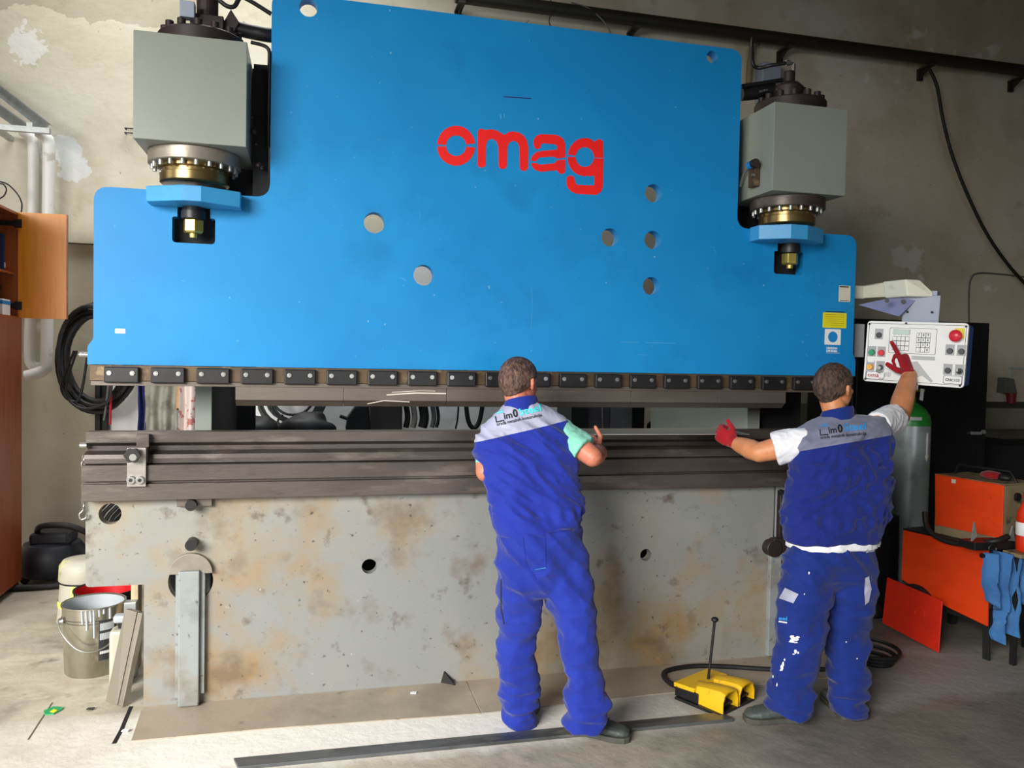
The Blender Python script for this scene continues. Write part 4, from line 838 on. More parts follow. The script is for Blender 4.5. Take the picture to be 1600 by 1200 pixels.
# ------------------------------------------------------------------ floor bars and sheet
fr = thing('floor_bar', 'long dark two-ribbed steel bar lying on the floor in front of the press', 'steel bar', G(750, 1155))
A0, A1, B0, B1 = G(366, 1186, .012), G(372, 1204, .0), G(1130, 1114, .012), G(1146, 1128, .0)
def fbar(t0, t1, h, nm, mat='floorrail'):
    a, a2 = A0.lerp(A1, t0), A0.lerp(A1, t1); c, c2 = B0.lerp(B1, t0), B0.lerp(B1, t1)
    z = Vector((0, 0, 1)); P_ = [Vector((v.x, v.y, 0)) for v in (a, a2, c2, c)]; mk(nm, MB().prism(P_, (0, 0, h)), mat, fr, bevel=.002)
fbar(-.15, .42, .012, 'rib'); fbar(.42, .48, .006, 'web', 'black'); fbar(.48, 1.0, .016, 'rib')
sh = MB().prism([(P(860, 676, -.3).x, -.27, 1.3395), (2.27, -.304, 1.3395), (2.325, .04, 1.3395), (P(860, 676, -.3).x, .04, 1.3395)], (0, 0, .003))
tag(mk('metal_sheet', sh, 'sheet'), 'bright strip of sheet metal held on the table by both men', 'sheet metal')
# ------------------------------------------------------------------ control pendant and its arm
pc = P(1428, 552, -.36); dist = (pc - CAM).length
ang = math.radians(-90 - 56)                      # direction the panel faces
nrm = Vector((math.cos(ang), math.sin(ang), 0)); rgt = Vector((-nrm.y, nrm.x, 0)); up = Vector((0, 0, 1))
rl = math.radians(-2.4); R_ = rgt * math.cos(rl) + up * math.sin(rl); U_ = up * math.cos(rl) - rgt * math.sin(rl)
view = (CAM - pc).normalized(); HW = .5 * 157 / FPX * dist / math.sqrt(1 - R_.dot(view) ** 2) * .80; HH = .5 * 87 / FPX * dist
pn = thing('control_pendant', 'white control panel with buttons and keypads on a swivel arm, touched by the right man', 'control panel', pc)
def pp(u, v, w=0.0): return pc + R_ * (u * HW) + U_ * (v * HH) + nrm * w        # u, v in -1..1
def pbox(u0, u1, v0, v1, w0, w1, nm, mat, par=pn, bevel=0.0, **k):
    b = MB(); c = (pp(u0, v0, w0) + pp(u1, v1, w1)) / 2
    b.obox(c, R_ * HW * (u1 - u0) / 2, U_ * HH * (v1 - v0) / 2, nrm * (w1 - w0) / 2); return mk(nm, b, mat, par, bevel=bevel, **k)
def prect(u0, u1, v0, v1, w0, w1, r, nm, mat, par=pn, **k):
    a = HW / HH; pts = rounded([(u0 * HW, v0 * HH), (u1 * HW, v0 * HH), (u1 * HW, v1 * HH), (u0 * HW, v1 * HH)], r)
    vs, fs = flat(pts, [], w1 - w0); b = MB().add([pc + R_ * v.x + U_ * v.y + nrm * ((w0 + w1) / 2 + v.z) for v in vs], fs); return mk(nm, b, mat, par, **k)
def pframe(u0, u1, v0, v1, w, th, nm, mat, par=pn, r=.008):
    o_ = rounded([(u0 * HW, v0 * HH), (u1 * HW, v0 * HH), (u1 * HW, v1 * HH), (u0 * HW, v1 * HH)], r)
    i_ = rounded([(u0 * HW + th, v0 * HH + th), (u1 * HW - th, v0 * HH + th), (u1 * HW - th, v1 * HH - th), (u0 * HW + th, v1 * HH - th)], r)
    vs, fs = flat(o_, [i_], .0006); return mk(nm, MB().add([pc + R_ * v.x + U_ * v.y + nrm * (w + v.z) for v in vs], fs), mat, par)
def pcyl(u, v, r, w0, w1, nm, mat, par=pn, r1=None, **k): return mk(nm, MB().cyl(pp(u, v, w0), pp(u, v, w1), r, r1, n=24), mat, par, smooth=40, **k)
prect(-.985, .985, -.96, .96, -.13, -.022, .02, 'casing', 'panelblue', label='blue casing behind the white face')
prect(-1, 1, -1, 1, -.022, 0, .022, 'face_plate', 'white')
pframe(-.96, .965, -.93, .93, .0006, .0022, 'border_line', 'btn_dark')
for u, v in ((-.955, .90), (.955, .90), (-.955, -.93), (.93, -.93), (-.2, .95), (.1, -.98)): pcyl(u, v, .006, 0, .004, 'screw', 'ink')
disp = prect(-.52, .42, -.02, .80, .0002, .0012, .008, 'keypad_membrane', 'white')
pframe(-.52, .42, -.02, .80, .0016, .002, 'printed_frame', 'btn_dark', disp)
pbox(-.45, -.10, .58, .75, .001, .0018, 'display_frame', 'greyprint', disp); pbox(-.44, -.13, .60, .735, .0016, .0026, 'display', 'lcd', disp)
def keys(u0, u1, v0, v1, nx, ny, txt):
    pbox(u0, u1, v0, v1, .001, .0016, 'key_grid', 'btn_dark', disp)
    for i in range(nx):
        for j in range(ny):
            a = u0 + (u1 - u0) * (i + .07) / nx; c = u0 + (u1 - u0) * (i + .93) / nx; d_ = v1 - (v1 - v0) * (j + .93) / ny; e = v1 - (v1 - v0) * (j + .07) / ny
            pbox(a, c, d_, e, .0014, .0026, 'key', 'white', disp)
            s = txt[j * nx + i]
            if s.strip():
                vs, fs = text_mesh(s, .017, align='CENTER', bold=.0004); o = pp((a + c) / 2, d_ + (e - d_) * .32, .003)
                mk('key_print', MB().add([o + R_ * v.x + U_ * v.y + nrm * v.z for v in vs], fs), 'btn_dark', disp, fix=False)
keys(-.45, -.11, .07, .53, 4, 3, '            '); keys(.03, .30, .04, .66, 3, 4, '789456123. 0')
def button(u, v, kind, lab=None):
    pbox(u - .085, u + .085, v - .15, v + .19, 0, .002, 'button_plate', 'btn_grey')
    if kind in ('grey',): pcyl(u, v - .02, .0165, .002, .012, 'button', 'btn_dark', r1=.014)
    else: pcyl(u, v - .02, .0185, .002, .02, 'button', kind, r1=.015, label=lab)
button(-.74, .56, 'grey'); button(-.86, -.02, 'btn_green', 'green push button'); button(-.66, -.02, 'btn_red', 'red push button')
pbox(-.93, -.8, -.36, -.22, 0, .003, 'button_tag', 'white'); button(-.87, -.5, 'btn_yellow', 'amber lit push button')
button(-.66, -.5, 'grey'); b = MB().cyl(pp(-.66, -.53, .012), pp(-.66, -.53, .03), .011, n=12); b.tube([pp(-.67, -.56, .03), pp(-.70, -.64, .034), pp(-.62, -.68, .034), pp(-.62, -.58, .032)], .0025, 6); mk('key_switch', b, 'chrome', pn, smooth=40, label='key switch with a key ring')
pbox(-.66, -.56, -.86, -.68, .012, .014, 'key_tag', 'white')
for u, v in ((.69, .14), (.905, .14), (.68, -.47)): button(u, v, 'grey')
button(.90, -.47, 'grey'); k_ = pbox(.86, .93, -.53, -.44, .012, .03, 'rotary_switch', 'btn_dark', bevel=.003); pbox(.87, .89, -.5, -.42, .03, .032, 'pointer', 'white', k_)
pbox(.76, .93, .52, .84, 0, .006, 'stop_plate', 'yellow', label='yellow square behind the emergency stop')
mk('emergency_stop', MB().lathe(pp(.80, .60, .004), [(.014, 0), (.014, .018), (.03, .022), (.032, .034), (.024, .042), (.004, .045)], ax=nrm, n=28), 'btn_red', pn, smooth=50, label='red mushroom emergency stop button')
def ptext(s, u, v, size, mat, al='CENTER', bold=.0005, w=.003, sx=1):
    vs, fs = text_mesh(s, size, align=al, bold=bold, sx=sx); o = pp(u, v, w); return mk('printed_text', MB().add([o + R_ * x.x + U_ * x.y + nrm * x.z for x in vs], fs), mat, pn, fix=False)
pframe(-.95, -.58, -.92, -.66, .001, .0022, 'printed_frame', 'btn_dark'); ptext('omag', -.765, -.84, .031, 'redprint', bold=.0002, sx=1.15)
pframe(.61, .96, -.9, -.64, .001, .0022, 'printed_frame', 'btn_dark'); ptext('CNC123', .785, -.81, .019, 'btn_dark')
pbox(-.04, .42, -.20, -.08, .0003, .0012, 'printed_bar', 'greyprint')
mk('printed_press_drawing', MB().prism([pp(-.1, -.3, .0004), pp(.08, -.25, .0004), pp(.28, -.62, .0004), pp(.42, -.85, .0004), pp(.38, -.9, .0004), pp(.2, -.7, .0004), pp(-.1, -.88, .0004)], nrm * .0008), 'greyprint', pn)
for i in range(4): pbox(-.56 + i * .035, -.54 + i * .035, -.82 + .03 * (i % 2), -.66, .0004, .001, 'printed_mark', 'greyprint')
prect(.06, .12, -1.17, -1.0, -.02, -.005, .004, 'hanging_tag', 'white')
# mount and arm
mb_ = MB(); c0 = pp(-.15, 1.25, -.05)
mk('mount_plate', MB().obox(pp(.02, 1.29, -.05), R_ * .095, U_ * .1, nrm * .006), 'cast', pn, bevel=.003)
for u in (-.24, .25): mk('screw', MB().cyl(pp(u, 1.33, -.045), pp(u, 1.33, -.036), .007, n=10), 'ink', pn)
mk('mount_block', MB().obox(pp(.06, 1.62, -.08), R_ * .065, U_ * .07, nrm * .03), 'cast', pn, bevel=.004)
arm = mk('swivel_arm', MB().prism([P(1340, 449, .12), P(1398, 440, -.1), P(1419, 437, -.22), P(1443, 459, -.30), P(1440, 462, -.30), P(1398, 463, -.12), P(1340, 466, .12)], Vector((-.02, .13, 0))), 'offwhite', pn, bevel=.008)
mk('arm_end', MB().prism([P(1415, 436, -.34), P(1438, 437, -.36), P(1459, 457, -.40), P(1458, 464, -.40), P(1418, 463, -.34)], Vector((-.02, .16, 0))), 'offwhite', arm, bevel=.008)
mk('arm_root', MB().box(P(1342, 455, .1).x - .22, P(1342, 455, .1).x + .03, .08, .34, P(1342, 468, .12).z, P(1342, 447, .12).z), 'offwhite', arm, bevel=.008)
mk('arm_gusset', MB().prism([P(1342, 476, .02), P(1405, 463, -.25), P(1436, 464, -.33), P(1405, 494, -.3)], Vector((0, .01, 0))), simple('lilac_grey_plate', (130, 134, 170), .4), arm)
b = MB()
for px, py in ((1386, 470), (1411, 471)): b.cyl(P(px, py, -.27), P(px, py, -.3), .012, n=8)
mk('gusset_bolt', b, 'black', arm)
mk('cable_duct', MB().box(P(1337, 520, .09).x, P(1351, 520, .09).x, .09, .2, P(1340, 558, .09).z, P(1340, 506, .09).z), 'greyprint', PR, bevel=.003, label='pale grey duct at the right end of the ram')

# ------------------------------------------------------------------ dark cabinet, gas cylinder
cx0, cx1 = P(1338, 500, .98).x, P(1550, 503, .98).x; ztc = P(1500, 503, .98).z
cb = thing('electrical_cabinet', 'large black steel cabinet behind the control panel and gas cylinder', 'cabinet', ((cx0 + cx1) / 2, 1.25, 0))
mk('cabinet_body', MB().box(cx0, cx1, 1.0, 1.55, .05, ztc), 'blackpaint', cb, bevel=.006)
mk('door', MB().box(cx0 + .02, cx1 - .11, 0.98, .999, .1, ztc - .03), 'blackpaint', cb, bevel=.004)
mk('plinth', MB().box(cx0 + .03, cx1 - .03, 1.02, 1.5, 0, .05), 'void', cb)
q = P(1528, 677, .96); b = MB().box(q.x - .05, q.x + .03, .95, .979, q.z - .01, q.z + .012); b.cyl((q.x + .06, .979, q.z + .01), (q.x + .06, .96, q.z + .01), .016, n=14); mk('latch', b, 'galv', cb)
gx, gy = 3.44, .72; gt = P(1420, 664, gy).z
gx = P(1421, 700, gy).x
gc = thing('gas_cylinder', 'tall grey gas cylinder with green shoulder standing behind the right man', 'gas cylinder', (gx, gy, 0))
GR = .135
mk('cylinder_body', MB().lathe((gx, gy, 0), [(GR * .97, 0), (GR, .02), (GR, gt), (GR - .002, gt + .002)], n=48), 'gasgrey', gc, smooth=40)
mk('shoulder', MB().lathe((gx, gy, gt), [(GR, 0), (GR, .03), (GR * .93, .075), (GR * .72, .12), (GR * .42, .15), (.032, .165), (.03, .2)], n=48), 'gasgreen', gc, smooth=60)
mk('valve', MB().lathe((gx, gy, gt + .2), [(.026, 0), (.026, .02), (.016, .024), (.016, .085), (.012, .09), (.03, .095), (.032, .115), (.02, .12)], n=20), 'gold', gc, smooth=40)
zz = gt + .25; b = MB().cyl((gx - .02, gy, zz), (gx - .13, gy - .02, zz), .013, n=12); b.cyl((gx + .02, gy, zz), (gx + .09, gy - .02, zz), .013, n=12); b.lathe((gx - .12, gy - .05, zz), [(.03, -.02), (.034, 0), (.03, .02)], ax=(0, 1, 0), n=18); mk('regulator', b, 'gold', gc, smooth=40)
for dx, dz, m_ in ((-.13, .065, 'btn_dark'), (-.06, .07, 'btn_dark')): mk('pressure_gauge', MB().cyl((gx + dx, gy - .03, zz + dz), (gx + dx, gy - .06, zz + dz), .03, n=20), m_, gc, smooth=40)
mk('paper_tag', MB().obox((gx + .045, gy - .05, gt + .22), (.014, 0, -.004), (0, .001, 0), (.004, 0, .04)), 'white', gc); mk('paper_tag', MB().obox((gx + .035, gy - .05, gt + .32), (.012, 0, 0), (0, .001, 0), (0, 0, .025)), 'white', gc)
def on_cyl(a0, a1, z0, z1, r): return [[(gx + (r + o) * math.cos(math.radians(a)), gy + (r + o) * math.sin(math.radians(a)), z) for o, z in ((.0003, z0), (.0003, z1), (.0012, z1), (.0012, z0))] for a in np.linspace(a0, a1, 8)]
mk('shoulder_label', MB().rings(on_cyl(228, 262, gt + .022, gt + .065, GR - .004)), 'greyprint', gc)
aw = 272 + 8
za, zb = P(1438, 677, gy - GR).z, P(1438, 712, gy - GR).z; zc_ = P(1438, 722, gy - GR).z
b = MB().rings(on_cyl(aw, aw + 7, zb, za, GR)); k = [(-5, zb), (12, zb), (3.5, zc_)]
b.add([(gx + (GR + o) * math.cos(math.radians(aw + a)), gy + (GR + o) * math.sin(math.radians(aw + a)), z) for o in (.0012, .0004) for a, z in k], [(0, 1, 2), (3, 5, 4), (0, 2, 5, 3), (0, 3, 4, 1), (1, 4, 5, 2)])
mk('arrow_sticker', b, 'white', gc, label='white arrow pointing down on the cylinder')

# ------------------------------------------------------------------ welding machines
dr = Vector((-.17, .985, 0)).normalized(); out = Vector((-dr.y, dr.x, 0)); out = out if out.x < 0 else -out
wp0 = Vector((3.90, -.25, 0)); inn = -out
def V(px, py, o=0.0): return PV(px, py, wp0 + inn * o, dr)
wl = thing('welding_machine', 'large orange welding machine at the right, carrying a smaller orange unit', 'welding machine', (4.1, .1, 0))
nb = V(1545, 978); nt_ = V(1545, 856); fb = V(1408, 905); ft = V(1411, 828)
mk('side_panel', MB().prism([V(1411, 828), V(1442, 835), V(1545, 856), V(1543, 979), V(1462, 940), V(1408, 905)], inn * .012), 'orange', wl, bevel=.002)
zl, zh = min(nb.z, fb.z), nt_.z; near, far = Vector((nb.x, nb.y, 0)), Vector((fb.x, fb.y, 0))
zlow = (V(1543, 979).z + fb.z) / 2
def vbox(a, c, w0, w1, z0, z1): return MB().prism([a + inn * w0 + Vector((0, 0, z0)), c + inn * w0 + Vector((0, 0, z0)), c + inn * w1 + Vector((0, 0, z0)), a + inn * w1 + Vector((0, 0, z0))], Vector((0, 0, z1 - z0)))
zh = min(ft.z, nt_.z)
mk('machine_body', vbox(near, far, .013, .42, max(nb.z, fb.z) - .02, zh - .004), 'void', wl, bevel=.004)
mk('top_cover', vbox(near, far, .0, .43, zh, zh + .012), 'blackpaint', wl, bevel=.003)
mk('underframe', vbox(near, far, .06, .36, .17, max(nb.z, fb.z) - .01), 'void', wl)
ft1 = G(1541, 1031); b = MB().obox((V(1527, 975) + inn * .08 + ft1) / 2, (V(1527, 975) + inn * .08 - ft1) / 2, out * .006, dr * .022); mk('leg', b, 'void', wl, bevel=.003)
for t_, w_ in ((.05, .4), (.85, .1), (.85, .38)): p = near.lerp(far, t_) + inn * w_; mk('leg', MB().box(p.x - .02, p.x + .02, p.y - .02, p.y + .02, 0, .3), 'void', wl)
p = near.lerp(far, .8) + inn * .01; mk('wheel', MB().cyl(p + Vector((0, 0, .16)) - inn * .0, p + Vector((0, 0, .16)) - inn * .04, .15, n=30), 'rubber', wl, smooth=40, bevel=.006)
ah = V(1415, 815, .0); uo = .06
un = V(1568, 757, uo); uf = V(1461, 740, uo)
un.z = 0; uf.z = 0; uz0 = zh + .013; uz1 = (V(1568, 757, uo).z + V(1461, 740, uo).z) / 2
u2 = thing('wire_feeder', 'smaller orange welding unit standing on top of the large one', 'welding machine', (un.x + .1, un.y + .1, uz0))
mk('side_panel', MB().prism([V(1461, 740, uo), V(1568, 757, uo), V(1566, 842, uo), V(1461, 820, uo)], inn * .01), 'orange', u2, bevel=.002)
mk('unit_body', vbox(un, uf, uo + .011 - uo, .30, uz0, uz1 - .01), 'tan', u2, bevel=.004)
mk('top_cover', vbox(un, uf, .0, .31, uz1 - .008, uz1), 'tan', u2)
b = MB().tube([uf + Vector((0, 0, uz1)) + inn * .15 - dr * .03, uf + Vector((0, 0, uz1 + .06)) + inn * .15 - dr * .05, un + Vector((0, 0, uz1 + .06)) + inn * .15 + dr * .06, un + Vector((0, 0, uz1)) + inn * .15 + dr * .02], .008, 8, False); mk('carry_handle', b, 'black', u2, smooth=50)
q = V(1490, 752, uo - .002); mk('sticker', MB().obox(q, dr * .014, out * .001, Vector((0, 0, .012))), 'paper', u2)
q = V(1583, 772, .1); mk('socket_ring', MB().cyl(un + inn * .12 + Vector((0, 0, uz1 - .08)) - dr * .0, un + inn * .12 + Vector((0, 0, uz1 - .08)) - dr * .015, .025, n=18), 'black', u2)
gl = un.lerp(uf, .35) + inn * .12 + Vector((0, 0, uz1))
b = MB().sphere(gl + Vector((0, 0, .028)), 1, 20, 12, (.05, .07, .026)); t = mk('work_glove', b, 'glove', smooth=70); tag(t, 'crumpled red and black work glove lying on the small orange unit', 'glove')
for v in t.data.vertices: v.co += Vector((.012 * noise.noise(v.co * 25), .012 * noise.noise(v.co * 22 + Vector((5, 0, 0))), 0))
b = MB().sphere(gl + Vector((.02, -.07, .024)), 1, 16, 10, (.035, .05, .022)); mk('dark_fingers', b, 'rubber', t, smooth=70)
# small loose orange panel leaning on the wheel
bl_, br_ = G(1378, 978), G(1466, 1021); tl_, tr_ = PX(1386, 902, bl_.x + .05), PX(1472, 939, br_.x + .05)
pl = mk('sheet_metal_cover', MB().prism([bl_ + Vector((0, 0, .02)), br_ + Vector((0, 0, .004)), tr_, tl_], Vector((.008, 0, 0))), 'orangered', bevel=.002)
tag(pl, 'loose orange-red sheet panel leaning against the wheel of the large machine', 'metal cover')
q = (bl_ * .35 + br_ * .65) * .45 + (tl_ * .35 + tr_ * .65) * .55; ring = MB()
ring.rings([[Vector((q.x - .0015, q.y, q.z)) + Vector((dx, math.cos(2 * PI * i / 30) * r * .9, math.sin(2 * PI * i / 30) * r)) for i in range(30)] for r, dx in ((.045, .002), (.045, -.001), (.048, -.001), (.048, .002))], cap=False); mk('round_mark', ring, 'orange', pl)
# black tool tray with hooks on the front of the large machine, rag, bottle
fz = V(1545, 856).z
cp = thing('earth_clamp', 'black steel holder with upright prongs at the front edge of the large machine', 'holder', near + Vector((0, 0, fz)))
Yc = near.y - .03
b = MB().box(P(1519, 845, Yc).x, P(1582, 845, Yc).x, Yc - .02, Yc + .10, P(1550, 858, Yc).z, P(1550, 846, Yc).z); mk('holder_bar', b, 'black', cp, bevel=.004)
for p0, p1, p2 in (((1519, 846), (1523, 816), (1527, 838)), ((1577, 845), (1583, 822), (1586, 846))): mk('prong', MB().prism([P(*p0, Yc), P(*p1, Yc), P(*p2, Yc)], (0, .012, 0)), 'galv', cp)
b = MB(); q = P(1551, 857, Yc - .03); b.tube([(q.x + .026 * math.cos(a), Yc - .03, q.z + .022 * math.sin(a)) for a in [2 * PI * i / 16 for i in range(17)]], .006, 6, False); b.tube([P(1533, 868, Yc - .03), P(1545, 870, Yc - .03), P(1555, 880, Yc - .02)], .014, 8); mk('ring', b, 'black', cp, smooth=50)
b = MB().tube([V(1445, 800, -.02), V(1448, 822, -.04), V(1465, 840, -.05), V(1500, 850, -.05), V(1550, 846, -.05), V(1575, 838, .05)], .016, 8)
tag(mk('welding_cable', b, 'rubber', smooth=50), 'black cable looped around the top of the large orange machine', 'cable')
b = MB(); Yr = near.y - .10
def rag(pts, th, par=None, nm='rag'):
    c = [P(x, y, Yr) for x, y in pts]; n = len(c); vs, fs = [], []
    me_o = [(p.x, p.z) for p in c]; v2, f2 = flat(me_o, [], th); bm = bmesh.new()
    vv = [bm.verts.new((v.x, Yr + v.z, v.y)) for v in v2]
    for f in f2:
        try: bm.faces.new([vv[i] for i in f])
        except ValueError: pass
    bmesh.ops.remove_doubles(bm, verts=bm.verts, dist=1e-5); bmesh.ops.triangulate(bm, faces=bm.faces)
    for _ in range(5):
        es = [e for e in bm.edges if e.calc_length() > .022]
        if not es: break
        bmesh.ops.subdivide_edges(bm, edges=es, cuts=1); bmesh.ops.triangulate(bm, faces=bm.faces)
    for v in bm.verts:
        p = v.co; v.co.y += .028 * math.sin(p.x * 85 + 2.5 * noise.noise(Vector((p.x * 6, 0, p.z * 7)))) + .02 * noise.noise(p * 14)
    o = MB(); bm.verts.index_update(); o.v = [v.co.copy() for v in bm.verts]; o.f = [tuple(v.index for v in f.verts) for f in bm.faces]; bm.free(); return mk(nm, o, 'rag', par, smooth=70)
r1 = rag([(1546, 866), (1560, 862), (1575, 864), (1590, 872), (1612, 868), (1620, 940), (1604, 948), (1592, 940), (1590, 950), (1560, 955), (1547, 940), (1543, 905)], .03); tag(r1, 'light blue jean rag hanging from the front of the large orange machine', 'rag')
rag([(1561, 948), (1569, 952), (1572, 1009), (1555, 1001), (1558, 975)], .02, r1, 'hanging_strip'); rag([(1577, 870), (1591, 872), (1594, 950), (1585, 994), (1573, 990), (1576, 940)], .03, r1, 'hanging_strip')
q = P(1600, 850, Yc + .22); bz = fz + .013; bx_ = P(1602, 850, Yc - .09).x
sh_ = thing('side_shelf', 'low shelf board under the orange bottle at the right edge', 'shelf', (bx_, Yc - .09, bz)); mk('board', MB().box(bx_ - .09, bx_ + .5, Yc - .15, Yc - .025, bz - .03, bz - .008), 'tan', sh_, bevel=.002)
for x in (bx_ - .05, bx_ + .45): mk('leg', MB().box(x - .012, x + .012, Yc - .1, Yc - .07, 0, bz - .03), 'void', sh_)
bo = thing('bottle', 'transparent orange-red drinks bottle with a pale label at the right edge', 'bottle', (bx_, Yc - .09, bz - .008))
s_ = (P(1600, 775, Yc - .09).z - bz) / .26
mk('bottle_body', MB().lathe((bx_, Yc - .09, bz - .008), [(.03 * s_, 0), (.04 * s_, .01), (.041 * s_, .06 * s_), (.036 * s_, .08 * s_), (.036 * s_, .14 * s_), (.041 * s_, .16 * s_), (.038 * s_, .19 * s_), (.016 * s_, .24 * s_), (.014 * s_, .255 * s_)], n=28), 'bottle', bo, smooth=50)
mk('label', MB().lathe((bx_, Yc - .09, bz - .008), [(.0405 * s_, .08 * s_), (.042 * s_, .082 * s_), (.042 * s_, .14 * s_), (.0405 * s_, .142 * s_)], n=28, cap=False), 'white', bo, smooth=50); mk('cap', MB().cyl((bx_, Yc - .09, bz + .247 * s_), (bx_, Yc - .09, bz + .275 * s_), .017 * s_, n=20), 'orangered', bo)
q = P(1392, 900, .30); tr_ = thing('tool_trolley', 'low black trolley in the shade between the right man and the large orange machine', 'trolley', (q.x, .56, 0))
za_ = P(1400, 806, .46).z; xa, xb = P(1366, 900, .46).x, P(1403, 900, .46).x
mk('trolley_body', MB().box(xa, xb, .46, .66, .12, za_), 'blackpaint', tr_, bevel=.01)
for z in (.3, .5): mk('drawer_front', MB().box(xa + .01, xb - .01, .452, .459, z - .08, z + .08), 'blackpaint', tr_, bevel=.002)
for x in (xa + .04, xb - .04):
    for y in (.5, .62): mk('wheel', MB().cyl((x - .015, y, .06), (x + .015, y, .06), .06, n=18), 'rubber', tr_, smooth=40)
# dark bench and toolbox behind
a = P(1552, 684, 1.4); tbx = thing('steel_bench', 'dark steel bench standing against the right wall behind the machines', 'bench', (5.6, 1.5, 0))
mk('bench_top', MB().box(a.x, 7.2, 1.3, 2.2, a.z - .05, a.z), 'blackpaint', tbx)
mk('bench_front', MB().box(a.x + .02, 7.1, 1.34, 2.1, 0, a.z - .05), 'void', tbx)
# ------------------------------------------------------------------ foot pedal
fp = thing('foot_pedal', 'yellow double foot pedal with upright rod on the floor between the men', 'foot pedal', G(1120, 1105))
pd = Vector((.46, -.888, 0)).normalized(); ps = Vector((pd.y, -pd.x, 0)); ps = ps if ps.x > 0 else -ps     # pd: towards the open mouths
base_c = G(1109, 1096); 
def fpt(f, s, z=0): return base_c + pd * f + ps * s + Vector((0, 0, z))
mk('base_tray', MB().prism([fpt(-.13, -.12), fpt(.14, -.12), fpt(.14, .19), fpt(-.13, .19)], (0, 0, .014)), 'black', fp, bevel=.003)
mk('switch_body', MB().prism([fpt(-.14, -.105, .014), fpt(.0, -.105, .014), fpt(.0, .18, .014), fpt(-.14, .18, .014)], (0, 0, .05)), 'black', fp, bevel=.004)
mk('top_cover', MB().prism([fpt(-.145, -.11, .06), fpt(-.02, -.11, .066), fpt(-.02, .185, .066), fpt(-.145, .185, .06)], (0, 0, .022)), 'yellowp', fp, bevel=.004)
for s0_ in (-.105, .04):
    secs = []
    for f, w, h in ((-.03, .060, .095), (.03, .063, .108), (.12, .068, .118), (.145, .068, .11)):
        sc_ = s0_ + .07
        o_ = [(sc_ - w, .014), (sc_ - w * 1.0, h * .62), (sc_ - w * .72, h * .93), (sc_ - w * .3, h), (sc_ + w * .3, h), (sc_ + w * .72, h * .93), (sc_ + w, h * .62), (sc_ + w, .014)]
        i_ = [(sc_ + (x - sc_) * .92, z if z < .02 else z - .006) for x, z in o_[::-1]]
        secs.append([fpt(f, x, z) for x, z in o_ + i_])
    mk('pedal_hood', MB().rings(secs), 'yellowp', fp, smooth=35, label='worn yellow hood over one pedal')
    mk('pedal', MB().prism([fpt(-.02, s0_ + .02, .05), fpt(.12, s0_ + .02, .03), fpt(.12, s0_ + .12, .03), fpt(-.02, s0_ + .12, .05)], (0, 0, .01)), 'black', fp)
rb_ = fpt(-.05, .05, .05); rt_ = P(1117, 968, rb_.y); mk('rod', MB().cyl(rb_, rt_, .0075, n=12), 'black', fp, smooth=40); mk('rod_knob', MB().sphere(rt_, .019, 18, 12, (1, 1, .7)), 'black', fp, smooth=60)
b = MB().tube([G(1078, 1080, .03), G(1048, 1068, .014), G(1037, 1055, .014), G(1046, 1047, .014), G(1085, 1041, .014), G(1140, 1042, .014), G(1205, 1046, .014), G(1290, 1046, .014), G(1330, 1045, .014)], .014, 10)
tag(mk('pedal_cable', b, 'rubber', smooth=50), 'black cable looping on the floor from the foot pedal to behind the right man', 'cable')
b = MB()
for i in range(3): c = G(1362, 1028, .016); b.tube([(c.x + (.10 + .035 * i) * math.cos(a), c.y + .02 * i + (.12 + .03 * i) * math.sin(a), .014 + .024 * i) for a in [2 * PI * j / 24 for j in range(25)]], .012, 6, False)
tag(mk('cable_coil', b, 'rubber', smooth=50), 'black cable coiled on the floor right of the right man', 'cable')

# ------------------------------------------------------------------ people
def fuse(mb, voxel, smooth_it=6, disp=None, factor=.5):
    """melt overlapping closed lofts into one continuous surface"""
    me = bpy.data.meshes.new('t'); me.from_pydata([tuple(v) for v in mb.v], [], mb.f)
    bm = bmesh.new(); bm.from_mesh(me); bmesh.ops.recalc_face_normals(bm, faces=bm.faces); bm.to_mesh(me); bm.free()
    o = bpy.data.objects.new('t', me); COL.objects.link(o)
    r = o.modifiers.new('r', 'REMESH'); r.mode = 'VOXEL'; r.voxel_size = voxel; r.use_smooth_shade = True
    if smooth_it: s = o.modifiers.new('s', 'SMOOTH'); s.iterations = smooth_it; s.factor = factor
    dg = bpy.context.evaluated_depsgraph_get(); ev = o.evaluated_get(dg); m2 = bpy.data.meshes.new_from_object(ev)
    out = MB(); nr = [v.normal.copy() for v in m2.vertices]
    out.v = [v.co.copy() for v in m2.vertices]; out.f = [tuple(p.vertices) for p in m2.polygons]
    if disp: out.v = [v + n * disp(v, n) for v, n in zip(out.v, nr)]
    bpy.data.objects.remove(o); bpy.data.meshes.remove(me); bpy.data.meshes.remove(m2); return out
def bvh(mb): return BVHTree.FromPolygons([tuple(v) for v in mb.v], mb.f)
def ring(xl, yl, xr, yr, Y, dep, grow=0.0, e=2.4, n=28, fwd=0.0):
    A, B = P(xl, yl, Y), P(xr, yr, Y); c = (A + B) / 2; a = (B - A) / 2; hw = a.length + grow; u = a.normalized(); w = Vector((0, 1, fwd)); out = []
    for i in range(n):
        t = 2 * PI * i / n; cx, sy = math.cos(t), math.sin(t)
        out.append(c + u * hw * math.copysign(abs(cx) ** (2 / e), cx) + w * (dep + grow) * math.copysign(abs(sy) ** (2 / e), sy))
    return out
def loft(mb, rows, grow=0.0, **k): return mb.rings([ring(*r, grow, **k) for r in rows])
def leg_rows(rows): return [(a, y, b_, y, Y, d) for a, b_, y, Y, d in rows]
